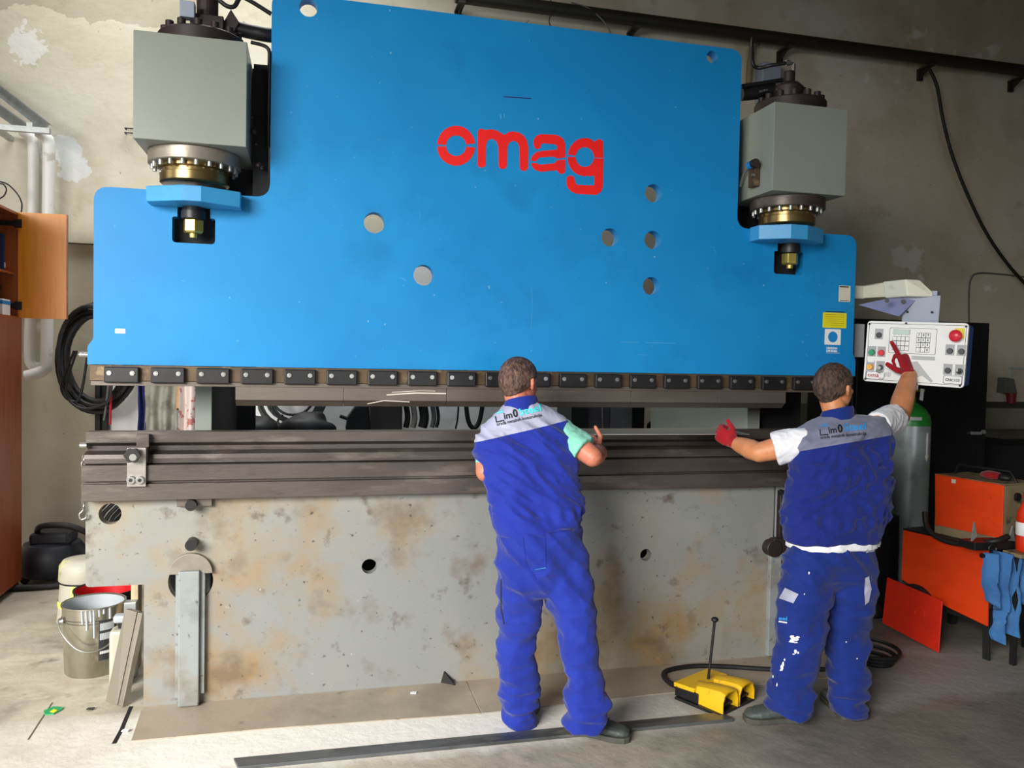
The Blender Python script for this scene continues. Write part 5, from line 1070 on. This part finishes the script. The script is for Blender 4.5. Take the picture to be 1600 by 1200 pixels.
def hand(mb, wrist, D, S, right, curls, thumb_n=.3, g=0.0, spread=.0, straight=None, sc=1.0, thumb_d=.65):
    D = D.normalized(); S = (S - D * S.dot(D)).normalized(); N = (S.cross(D) if right else D.cross(S)).normalized()
    mb.limb([wrist - D * .03, wrist + D * .01, wrist + D * .05 * sc, wrist + D * .092 * sc], [(.028 * sc + g, .021 * sc + g), (.031 * sc + g, .019 * sc + g), (.041 * sc + g, .016 * sc + g), (.040 * sc + g, .0135 * sc + g)], ref=S, n=18)
    tips = []
    for i in range(4):
        f = (.95, 1.04, .97, .8)[i] * sc; p = wrist + D * (.088 - .004 * (i == 3)) * sc + S * (.031 - .0205 * i) * sc; pts = [p - D * .02]; a = 0
        pts.append(p); cu = curls if straight != i else (8, 6, 4)
        sp = S * spread * (1.5 - i)
        for L, c in zip((.044, .027, .022), cu):
            a += math.radians(c); d = (D * math.cos(a) + N * math.sin(a) + sp).normalized(); p = p + d * L * f; pts.append(p)
        r = (.0088 if i < 3 else .0078) * sc + g
        mb.limb(pts, [r * 1.05, r * 1.08, r * 1.03, r * .98, r * .86], n=10); tips.append(p)
    b = wrist + D * .022 * sc + S * .026 * sc + N * .004; d1 = (D * thumb_d + S * .75 + N * thumb_n).normalized(); d2 = (D * (thumb_d + .25) + S * .3 + N * (thumb_n + .25)).normalized()
    mb.limb([b, b + d1 * .042 * sc, b + d1 * .042 * sc + d2 * .032 * sc, b + d1 * .042 * sc + d2 * .054 * sc], [.015 * sc + g, .0128 * sc + g, .011 * sc + g, .009 * sc + g], n=12)
    return tips
def head(mb, c, F, U, g=0.0):
    F = F.normalized(); R_h = F.cross(U).normalized(); U = R_h.cross(F).normalized()
    def q(f, r, u): return c + F * f + R_h * r + U * u
    def ell(f, r, u, a, b_, h):
        k = MB().sphere((0, 0, 0), 1, 28, 18); mb.add([q(f + v.x * a, r + v.y * b_, u + v.z * h) for v in k.v], k.f)
    ell(-.012, 0, .022, .098, .078, .092)                 # cranium
    ell(.028, 0, -.025, .066, .064, .085)                 # face
    ell(.055, 0, -.078, .034, .036, .030)                 # chin
    ell(.015, .042, -.055, .045, .022, .035); ell(.015, -.042, -.055, .045, .022, .035)      # jaw corners
    ell(.080, 0, .022, .016, .045, .010)                  # brow
    mb.limb([q(.086, 0, .012), q(.104, 0, -.022), q(.098, 0, -.032)], [.009, .013, .012], n=10)        # nose
    ell(.084, .0, -.052, .012, .024, .008); ell(.082, 0, -.066, .012, .02, .007)             # lips
    for s in (-1, 1):
        ell(.068, s * .034, -.018, .02, .022, .016)       # cheeks
        mb.limb([q(-.008, s * .073, .008), q(-.014, s * .086, .012), q(-.016, s * .088, -.010), q(-.004, s * .079, -.030)], [.007, .010, .009, .007], n=10)
        ell(-.010, s * .083, -.006, .012, .006, .024)
    return q, R_h, U
def hair_shell(q, par, mat, c):
    k = MB().sphere((0, 0, 0), 1, 64, 44); vs = []
    for v in k.v:
        f, r, u = -.012 + v.x * .108 * (1 + .06 * (v.z < 0)), v.y * (.0855 - .006 * (v.z < -.5)), .026 + v.z * (.101 if v.z > 0 else .122)
        if f < -.03: line = -.094 + .058 * min(1, max(0, (f + .085)) / .055)
        elif f < .03: line = -.036 + .062 * ((f + .03) / .06)
        else: line = .028 + .036 * min(1, (f - .03) / .05) 
        line += .006 * noise.noise(Vector((r * 60, f * 60, 3)))
        t = max(0, min(1, (u - line) / .014 + .5)); s = .88 + .12 * t
        s *= 1 + .028 * noise.noise(Vector((f * 45, r * 45, u * 30))) * t + .022 * noise.noise(Vector((f * 130, r * 130, u * 70))) * t
        vs.append(q(-.012 + (f + .012) * s, r * s, .024 + (u - .024) * s))
    k.v = vs; return mk('hair', k, mat, par, smooth=80)
def rfold(p, kx, ky, kz, amp, seed=0.0):
    a = noise.noise(Vector((p.x * kx + seed, p.y * ky, p.z * kz + seed))); return amp * (.5 - abs(a) * 2.2)
def decal(tree, pts, mat, nm, par, off=.0016, dens=1.3, holes=()):
    vs, fs = flat(pts, holes, 0) if False else (None, None)
    c = bpy.data.curves.new('tmp', 'CURVE'); c.dimensions = '2D'; c.fill_mode = 'BOTH'
    for poly in [pts]:
        sp = c.splines.new('POLY'); sp.points.add(len(poly) - 1); sp.use_cyclic_u = True
        for i, p in enumerate(poly): sp.points[i].co = (p[0], p[1], 0, 1)
    o = bpy.data.objects.new('tmp', c); me = bpy.data.meshes.new_from_object(o); bm = bmesh.new(); bm.from_mesh(me)
    bpy.data.objects.remove(o); bpy.data.meshes.remove(me); bpy.data.curves.remove(c)
    return drape_bm(tree, bm, mat, nm, par, off, dens)
def drape_bm(tree, bm, mat, nm, par, off, dens):
    bmesh.ops.triangulate(bm, faces=bm.faces)
    for _ in range(5):
        es = [e for e in bm.edges if e.calc_length() > dens * 1.6]
        if not es: break
        bmesh.ops.subdivide_edges(bm, edges=es, cuts=1); bmesh.ops.triangulate(bm, faces=[f for f in bm.faces if len(f.verts) > 3])
    out = MB(); last = None; bm.verts.index_update()
    for v in bm.verts:
        d = ray(v.co.x, v.co.y).normalized(); hit, nrm_, _, _ = tree.ray_cast(CAM, d)
        if hit is None: hit = last if last is not None else CAM + d * 4; nrm_ = -d
        if nrm_.dot(d) > 0: nrm_ = -nrm_
        out.v.append(hit + nrm_ * off - d * off); last = hit
    out.f = [tuple(v.index for v in f.verts) for f in bm.faces]; bm.free()
    return mk(nm, out, mat, par, smooth=80, fix=False)
def text_decal(tree, s, p0, p1, h, mat, nm, par, bold=.0, shear=0.0, sx=None, off=.0018, dens=1.2):
    """text along the line p0..p1 (pixels), cap height h"""
    vs, fs = text_mesh(s, 1.0, bold=bold); w = max(v.x for v in vs); p0, p1 = Vector(p0), Vector(p1); d = (p1 - p0) / w; n = Vector((d.y, -d.x)).normalized()
    bm = bmesh.new(); vv = [bm.verts.new((*(p0 + d * v.x + n * v.y * h / .7), 0)) for v in vs if True]
    for f in fs:
        if all(abs(vs[i].z - max(v.z for v in vs)) < 1e-5 for i in f):
            try: bm.faces.new([vv[i] for i in f])
            except ValueError: pass
    bmesh.ops.delete(bm, geom=[v for v in bm.verts if not v.link_faces], context='VERTS')
    return drape_bm(tree, bm, mat, nm, par, off, dens)
def shoe(nm, heel, D, par, L=.275, mat='shoe', lift=0.0):
    D = Vector((D.x, D.y, 0)).normalized(); S = Vector((-D.y, D.x, 0)); up_ = Vector((0, 0, 1)); b = MB(); R = []
    for f, w, h, zb in ((-.004, .020, .05, .026), (.01, .034, .085, .022), (.05, .040, .115, .02), (.09, .041, .12, .02), (.13, .044, .095, .02), (.18, .050, .075, .02), (.23, .052, .064, .02), (.27, .045, .056, .022), (.292, .028, .042, .026), (.298, .012, .034, .028)):
        c = heel + D * f * L / .3 + up_ * (zb + (h - zb) / 2 + lift); hh = (h - zb) / 2
        R.append([c + S * w * math.copysign(abs(math.cos(t)) ** .8, math.cos(t)) + up_ * hh * math.copysign(abs(math.sin(t)) ** .8, math.sin(t)) for t in [2 * PI * i / 24 for i in range(24)]])
    b.rings(R); b.limb([heel + D * .05 + up_ * (.09 + lift), heel + D * .045 + up_ * (.17 + lift)], [(.042, .036), (.04, .036)], ref=D, n=20)
    u = mk(nm, fuse(b, .005, 4, lambda p, n: rfold(p, 40, 40, 50, .0015)), mat, par, smooth=70)
    o_ = []
    for f, w in ((-.01, .018), (.0, .034), (.03, .043), (.09, .040), (.14, .044), (.19, .053), (.24, .055), (.28, .046), (.302, .024)): o_.append((f, w))
    poly = [heel + D * f * L / .3 + S * w for f, w in o_] + [heel + D * f * L / .3 - S * w for f, w in o_[::-1]]
    mk('sole', MB().prism([Vector((p.x, p.y, .001 + lift)) for p in poly], (0, 0, .026)), 'sole', u, bevel=.005)
    b = MB()
    for f, z in ((.135, .1), (.155, .088), (.175, .08)): b.tube([heel + D * f + S * -.022 + up_ * (z + lift), heel + D * f + up_ * (z + .006 + lift), heel + D * f + S * .022 + up_ * (z + lift)], .003, 6)
    mk('laces', b, 'rubber', u, smooth=60); return u
def person(cfg):
    c_ = cfg; sk = c_['skin']
    # body: one continuous mesh
    b = MB(); q, Rh, Uh = head(b, c_['head'], c_['face'], c_['up'])
    neck0 = c_['neck']; b.limb([neck0 + Vector((0, -.005, -.06)), neck0 + Vector((0, 0, .0)), c_['head'] - Uh * .06 - c_['face'].normalized() * .022], [.066, .058, .058], n=20)
    vest = c_['vest']; loft(b, [r for r in vest[1:]], -.042); loft(b, c_['pelvis'][:-1], -.03)
    for lg in c_['legs']: loft(b, leg_rows(lg[:-1]), -.026)
    for A in c_['arms']:
        b.limb([A['s'], A['s'].lerp(A['e'], .5), A['e']], [.055, .050 * A.get('k', 1.1), .043 * A.get('k', 1.1)], n=18); m_ = A['e'].lerp(A['w'], .35)
        b.limb([A['e'], m_, A['e'].lerp(A['w'], .75), A['w']], [x * A.get('k', 1.1) for x in (.042, .045, .037, .029)], n=18, ref=A['S'])
        hand(b, A['w'], A['D'], A['S'], A['right'], A['curls'], A.get('tn', .3), 0.0, A.get('sp', 0), A.get('st'), A.get('sc', 1.0), A.get('td', .65))
    for hp, D in c_['feet']: b.limb([hp + Vector((0, 0, .12)) + D * .05, hp + Vector((0, 0, .06)) + D * .06, hp + D * .2 + Vector((0, 0, .045))], [.028, .027, .018], n=14)
    body = mk('person', fuse(b, .0042, 3), sk, None, smooth=80)
    tag(body, c_['label'], 'person', 'workers at the press')
    for s in (-1, 1): mk('eye', MB().sphere(q(.070, s * .029, .002), .011, 16, 10), 'eye', body, smooth=80)
    mk('eye', MB().sphere(q(.078, .029, .002), .005, 12, 8), 'ink', body, smooth=80, label='dark iris'); mk('eye', MB().sphere(q(.078, -.029, .002), .005, 12, 8), 'ink', body, smooth=80, label='dark iris')
    hair_shell(q, body, c_['hair'], c_['head'])
    # trousers
    b = MB(); loft(b, c_['pelvis'])
    for lg in c_['legs']: loft(b, leg_rows(lg))
    zk = c_['zk']
    def td(p, n):
        t = max(0, min(1, (zk - p.z) / .3)); lo = max(0, min(1, (.32 - p.z) / .2)); up_ = max(0, min(1, (p.z - .55) / .2))
        return rfold(p, 5, 4, 9, .015, c_['seed']) + rfold(p, 5, 5, 19, .018, 3 + c_['seed']) * lo + rfold(p, 7, 6, 15, .009, 9 + c_['seed']) * (1 - up_) + rfold(p + Vector((p.z * .8, 0, p.x * .9)), 10, 5, 7, .014, 7) * up_ + .003 * noise.noise(p * 22)
    tm = fuse(b, .0062, 10, td); tr = mk('trousers', tm, c_['trmat'], body, smooth=80)
    tree_t = bvh(tm)
    # t-shirt
    b = MB(); loft(b, c_['shirt'], -.040)
    if 'hem' in c_: loft(b, c_['hem'], .0)
    for A in c_['arms']:
        se = A['s'].lerp(A['e'], A['sleeve']); dd = (A['e'] - A['s']).normalized()
        b.limb([A['s'] - dd * .02, A['s'].lerp(se, .5), se], [.068, A.get('sr', .066), A.get('sr', .066) + .004], n=24, close=False)
    sm = fuse(b, .006, 5, lambda p, n: rfold(p, 9, 9, 11, .006, 2) + rfold(p, 26, 26, 20, .003, 5)); mk('t_shirt', sm, c_['shmat'], body, smooth=80)
    # vest
    b = MB(); loft(b, vest)
    def vd(p, n):
        w = p + Vector((p.z * .55, 0, p.x * c_['slant'])); f = rfold(w, 4.5, 3, 9, .023, c_['seed']) + rfold(w, 12, 6, 19, .012, 4 + c_['seed']) + .002 * noise.noise(p * 30)
        hem = max(0, min(1, (c_['zhem'] + .09 - p.z) / .07)); gather = .006 * math.sin(p.x * 95 + p.y * 90) * max(0, 1 - abs(p.z - c_['zhem'] - .075) / .04)
        yoke = 1 - .65 * max(0, min(1, (p.z - c_['zy'] + .0) / .05))
        return f * yoke * (1 - .5 * hem) + gather
    vm = fuse(b, .0062, 6, vd); ve = mk('vest', vm, c_['vmat'], body, smooth=80, label='blue work vest with grey yoke and company print')
    tree_v = bvh(vm)
    # collar
    n0 = c_['neck'] + c_['coff']; R = []
    for rr, h in ((.080, -.012), (.078, .022), (.071, .034), (.066, .03), (.070, .0), (.072, -.012)):
        R.append([n0 + Vector((rr * 1.02 * math.cos(t), rr * .95 * math.sin(t), h + .016 * -math.sin(t) * (h > 0) + c_['ctilt'] * math.cos(t))) for t in [2 * PI * i / 40 for i in range(40)]])
    R.append(R[0]); mk('collar', MB().rings(R, cap=False), c_['trmat'] if c_['seed'] < 1 else 'trouser2', ve, smooth=60)
    for nm, hp, D in zip(('shoe', 'shoe'), [x[0] for x in c_['feet']], [x[1] for x in c_['feet']]): shoe(nm, hp, D, body)
    for A in c_['arms']:
        if A.get('glove'):
            g = MB(); hand(g, A['w'], A['D'], A['S'], A['right'], A['curls'], A.get('tn', .3), .0022, A.get('sp', 0), A.get('st'), A.get('sc', 1.0), A.get('td', .65))
            dw_ = (A['e'] - A['w']).normalized(); g.limb([A['w'] + A['D'].normalized() * .02, A['w'] + dw_ * .03, A['w'] + dw_ * .045], [.034, .0345, .036], n=20, close=False)
            if A.get('st') is not None: pass
            gl_ = mk('glove', fuse(g, .0032, 3, lambda p, n: .0006 * math.sin(p.z * 900)), 'glove', body, smooth=80, label='dark red knit work glove')
    return body, tr, ve, tree_t, tree_v
def nv(*a): return Vector(a).normalized()

# man at the middle
v1 = [(790, 632, 836, 626, -.47, .07), (772, 648, 862, 636, -.47, .085), (756, 667, 882, 648, -.48, .10), (744, 690, 890, 662, -.50, .12), (743, 712, 892, 690, -.52, .128), (751, 745, 900, 730, -.56, .137), (761, 780, 906, 770, -.60, .143), (767, 806, 908, 795, -.63, .147), (773, 824, 907, 808, -.64, .143), (777, 835, 902, 819, -.645, .137)]
vm1 = vest_mat('blue_grey_vest', (30, 48, 152), (176, 178, 202), P(741, 693, -.64), P(890, 657, -.62), P(815, 672, -.40))
H1 = P(812, 599, -.43); w1 = P(938, 705, -.42)
cfg1 = dict(label='man in royal blue work clothes and mint T-shirt at the middle of the press', skin='skin1', hair='hair1',
    head=H1, face=nv(.80, .62, -.16), up=nv(.0, .1, 1), neck=P(813, 638, -.47), coff=Vector((0, -.006, .012)), ctilt=.01, vest=v1, vmat=vm1, slant=.5, seed=0.0, zhem=P(838, 830, -.75).z, zy=P(815, 675, -.62).z,
    pelvis=[(780, 828, 903, 818, -.645, .135), (777, 850, 911, 846, -.65, .145), (777, 885, 917, 883, -.655, .14), (781, 912, 921, 910, -.66, .115), (806, 932, 905, 930, -.67, .06)],
    legs=[[(777, 846, 865, -.64, .115), (778, 850, 900, -.63, .115), (779, 842, 950, -.60, .105), (779, 837, 1000, -.575, .09), (777, 836, 1040, -.56, .088), (784, 842, 1072, -.55, .09), (783, 844, 1090, -.54, .095), (788, 840, 1110, -.535, .09), (791, 836, 1131, -.53, .083)],
          [(836, 912, 865, -.66, .12), (844, 922, 900, -.68, .118), (858, 929, 950, -.71, .108), (874, 932, 1000, -.74, .098), (882, 932, 1040, -.76, .093), (889, 942, 1074, -.775, .095), (881, 950, 1094, -.785, .102), (879, 948, 1114, -.79, .097), (881, 946, 1136, -.80, .088)]],
    zk=.5, trmat='trouser1', shirt=v1[1:-1], shmat='mint',
    feet=[(G(808, 1138), nv(.5, .85, 0)), (G(892, 1142), nv(.84, -.54, 0))],
    arms=[dict(s=P(765, 698, -.46), e=P(759, 737, -.53), w=P(796, 716, -.36), D=nv(.1, .95, .25), S=nv(0, -.2, 1), right=False, curls=(35, 50, 35), sleeve=.80, sr=.055),
          dict(s=P(874, 674, -.50), e=P(926, 714, -.64), w=w1, D=nv(-.15, .85, .42), S=nv(0, -.3, 1), right=True, curls=(70, 80, 50), tn=-.1, td=.15, sleeve=.76, sr=.070, sc=1.0)])
man1, tr1, ve1, tt1, tv1 = person(cfg1)
man1['_'] = 1
# man at the control panel
v2 = [(1284, 652, 1332, 648, -.66, .07), (1264, 663, 1358, 650, -.66, .09), (1247, 674, 1376, 649, -.68, .11), (1240, 692, 1385, 662, -.70, .125), (1243, 718, 1388, 692, -.71, .132), (1235, 760, 1387, 748, -.73, .142), (1229, 800, 1381, 790, -.75, .147), (1227, 828, 1375, 820, -.76, .143), (1232, 847, 1368, 839, -.76, .139)]
vm2 = vest_mat('navy_grey_vest', (20, 38, 122), (124, 126, 150), P(1245, 706, -.86), P(1388, 681, -.82), P(1315, 694, -.56))
tip = pp(-.27, .24, .010); w2 = tip + Vector((.028, -.045, -.165)); De = (tip - w2)
cfg2 = dict(label='man in navy work clothes, white T-shirt and red gloves, reaching to the panel', skin='skin2', hair='hair2',
    head=P(1304, 606, -.63), face=nv(.96, .30, .02), up=nv(.0, .0, 1), neck=P(1307, 652, -.66), coff=Vector((0, -.006, .008)), ctilt=.01, vest=v2, vmat=vm2, slant=-.5, seed=4.0, zhem=P(1300, 842, -.87).z, zy=P(1315, 694, -.8).z,
    pelvis=[(1236, 850, 1364, 842, -.76, .125), (1229, 875, 1366, 872, -.765, .14), (1225, 903, 1363, 901, -.77, .122), (1250, 920, 1340, 918, -.77, .06)],
    legs=[[(1228, 1300, 885, -.775, .115), (1222, 1294, 940, -.78, .105), (1218, 1286, 985, -.785, .097), (1215, 1277, 1020, -.79, .09), (1208, 1269, 1060, -.795, .088), (1203, 1263, 1095, -.80, .092), (1202, 1262, 1112, -.80, .088)],
          [(1292, 1365, 885, -.765, .115), (1292, 1361, 940, -.765, .105), (1295, 1355, 985, -.77, .093), (1297, 1352, 1020, -.775, .088), (1299, 1350, 1060, -.785, .086), (1301, 1350, 1095, -.79, .086), (1304, 1348, 1113, -.795, .08)]],
    zk=.5, trmat='trouser2', shirt=v2[1:-1], hem=[(1236, 842, 1366, 834, -.76, .132), (1234, 850, 1367, 842, -.76, .138), (1234, 857, 1367, 848, -.76, .140)], shmat='tshirt',
    feet=[(G(1250, 1126), nv(-.93, .18, 0)), (G(1326, 1126), nv(.25, .95, 0))],
    arms=[dict(s=P(1258, 690, -.69), e=P(1186, 707, -.58), w=P(1148, 692, -.41), D=nv(-.45, .55, .35), S=nv(.1, -.2, 1), right=False, curls=(45, 60, 40), tn=.2, sleeve=.66, sr=.080, glove=True, k=1.15),
          dict(s=P(1372, 664, -.69), e=P(1404, 650, -.53), w=w2, D=De.normalized(), S=nv(-1, -.1, .1), right=True, curls=(62, 80, 45), st=0, tn=-.05, td=.15, sleeve=.72, sr=.072, glove=True, sc=1.15, k=1.3)])
man2, tr2, ve2, tt2, tv2 = person(cfg2)
del man1['_']
# prints on the vests
def vest_print(tree, ve, o, d, u, cyan, k):
    """o: lower left of the big word, d: unit step to the right, u: up (pixels)"""
    o, d, u = Vector(o), Vector(d), Vector(u)
    def ln(a, c, w, mat): p, q_ = o + d * a[0] + u * a[1], o + d * c[0] + u * c[1]; n = (q_ - p).normalized(); n = Vector((-n.y, n.x)) * w / 2; decal(tree, [tuple(p + n), tuple(p - n), tuple(q_ - n), tuple(q_ + n)], mat, 'vest_print', ve)
    ln((0, 9), (0, 0), 1.6, 'ink'); ln((-.6, 0), (12, 0), 1.8, 'ink')
    text_decal(tree, 'im', o + d * 12.5 + u * 1.5, o + d * 26 + u * 1.5, 10, 'ink', 'vest_print', ve, .02)
    text_decal(tree, '0', o + d * 27.5 + u * 1.5, o + d * 35 + u * 1.5, 12, 'ink', 'vest_print', ve, .03)
    text_decal(tree, 'Steel', o + d * 37 + u * 2.5, o + d * 72 + u * 2.5, 11, cyan, 'vest_print', ve, .02)
    text_decal(tree, 'izrada metalnih konstrukcija', o - d * 1 - u * 6, o + d * 71 - u * 6, 5, 'ink', 'vest_print', ve, .01, dens=1.0)
    ln((1, 13.5), (14, 13.5), 1.6, cyan); ln((3, 16.5), (14, 16.5), .8, cyan)
M['cyan1'] = simple('bright_cyan_print', (70, 225, 232), .6, var=.02); M['cyan2'] = simple('sky_blue_print', (50, 150, 225), .6, var=.02)
a1 = math.atan2(-16, 74); vest_print(tv1, ve1, (776, 659.5), (math.cos(a1), math.sin(a1)), (math.sin(a1), -math.cos(a1)), 'cyan1', 1)
a2 = math.atan2(-7, 74); vest_print(tv2, ve2, (1282, 680), (math.cos(a2), math.sin(a2)), (math.sin(a2), -math.cos(a2)), 'cyan2', 1)
# pocket, flap and paint marks on the trousers
def stitched(tree, par, pts, w=.8, mat='clothblue', nm='seam'):
    for p, q_ in zip(pts[:-1], pts[1:]):
        p, q_ = Vector(p), Vector(q_); n = (q_ - p).normalized(); n = Vector((-n.y, n.x)) * w / 2; decal(tree, [tuple(p + n), tuple(p - n), tuple(q_ - n), tuple(q_ + n)], mat, nm, par, off=.001)
seam = simple('navy_thread', (24, 32, 120), .9); M['seam'] = seam
stitched(tt1, tr1, [(852, 834), (853, 886), (836, 890)], mat='seam'); stitched(tt1, tr1, [(852, 834), (893, 828)], mat='seam'); stitched(tt1, tr1, [(817, 838), (822, 880), (838, 905)], mat='seam')
stitched(tt1, tr1, [(783, 905), (783, 950), (788, 975)], 1.6, 'ink'); stitched(tt1, tr1, [(836, 890), (853, 887)], 1.0, 'bluelt')
decal(tt2, [(1227, 918), (1248, 928), (1240, 943), (1218, 935)], 'greycloth', 'pocket_flap', tr2, off=.003)
decal(tt2, [(1351, 903), (1357, 900), (1361, 920), (1357, 940), (1351, 945), (1350, 925)], 'greycloth', 'side_insert', tr2, off=.003)
decal(tt2, [(1352, 853), (1366, 849), (1366, 861), (1353, 864)], 'greycloth', 'hip_insert', tr2, off=.003)
text_decal(tt2, 'eel', (1217, 968.5), (1230, 969.5), 6, 'cyan2', 'trouser_print', tr2, .02, dens=1.0); stitched(tt2, tr2, [(1217, 971), (1230, 973)], 2, 'white', 'trouser_print')
rr = random.Random(3)
for x, y, w, h in ((1238, 996, 3, 4), (1243, 999, 5, 3), (1246, 996, 3, 1.5), (1237, 1002, 4, 2), (1244, 1004, 3, 1), (1243, 1018, 2, 3), (1247, 1020, 1.5, 2), (1240, 1022, 2, 1), (1226, 1031, 1.2, 2), (1224, 1037, 1.5, 4), (1222, 1043, 2, 4), (1220, 1047, 1, 1.5), (1208, 1057, 1, 2), (1214, 1070, 1, 3), (1322, 1003, 1.2, 1), (1339, 1029, 1, 1), (1264, 895, 1, 2), (1257, 928, 1, 1)):
    decal(tt2, [(x + w * (1 + .4 * rr.uniform(-1, 1)) * math.cos(t), y + h * (1 + .4 * rr.uniform(-1, 1)) * math.sin(t)) for t in [2 * PI * i / 9 for i in range(9)]], 'white', 'paint_spot', tr2, off=.001)
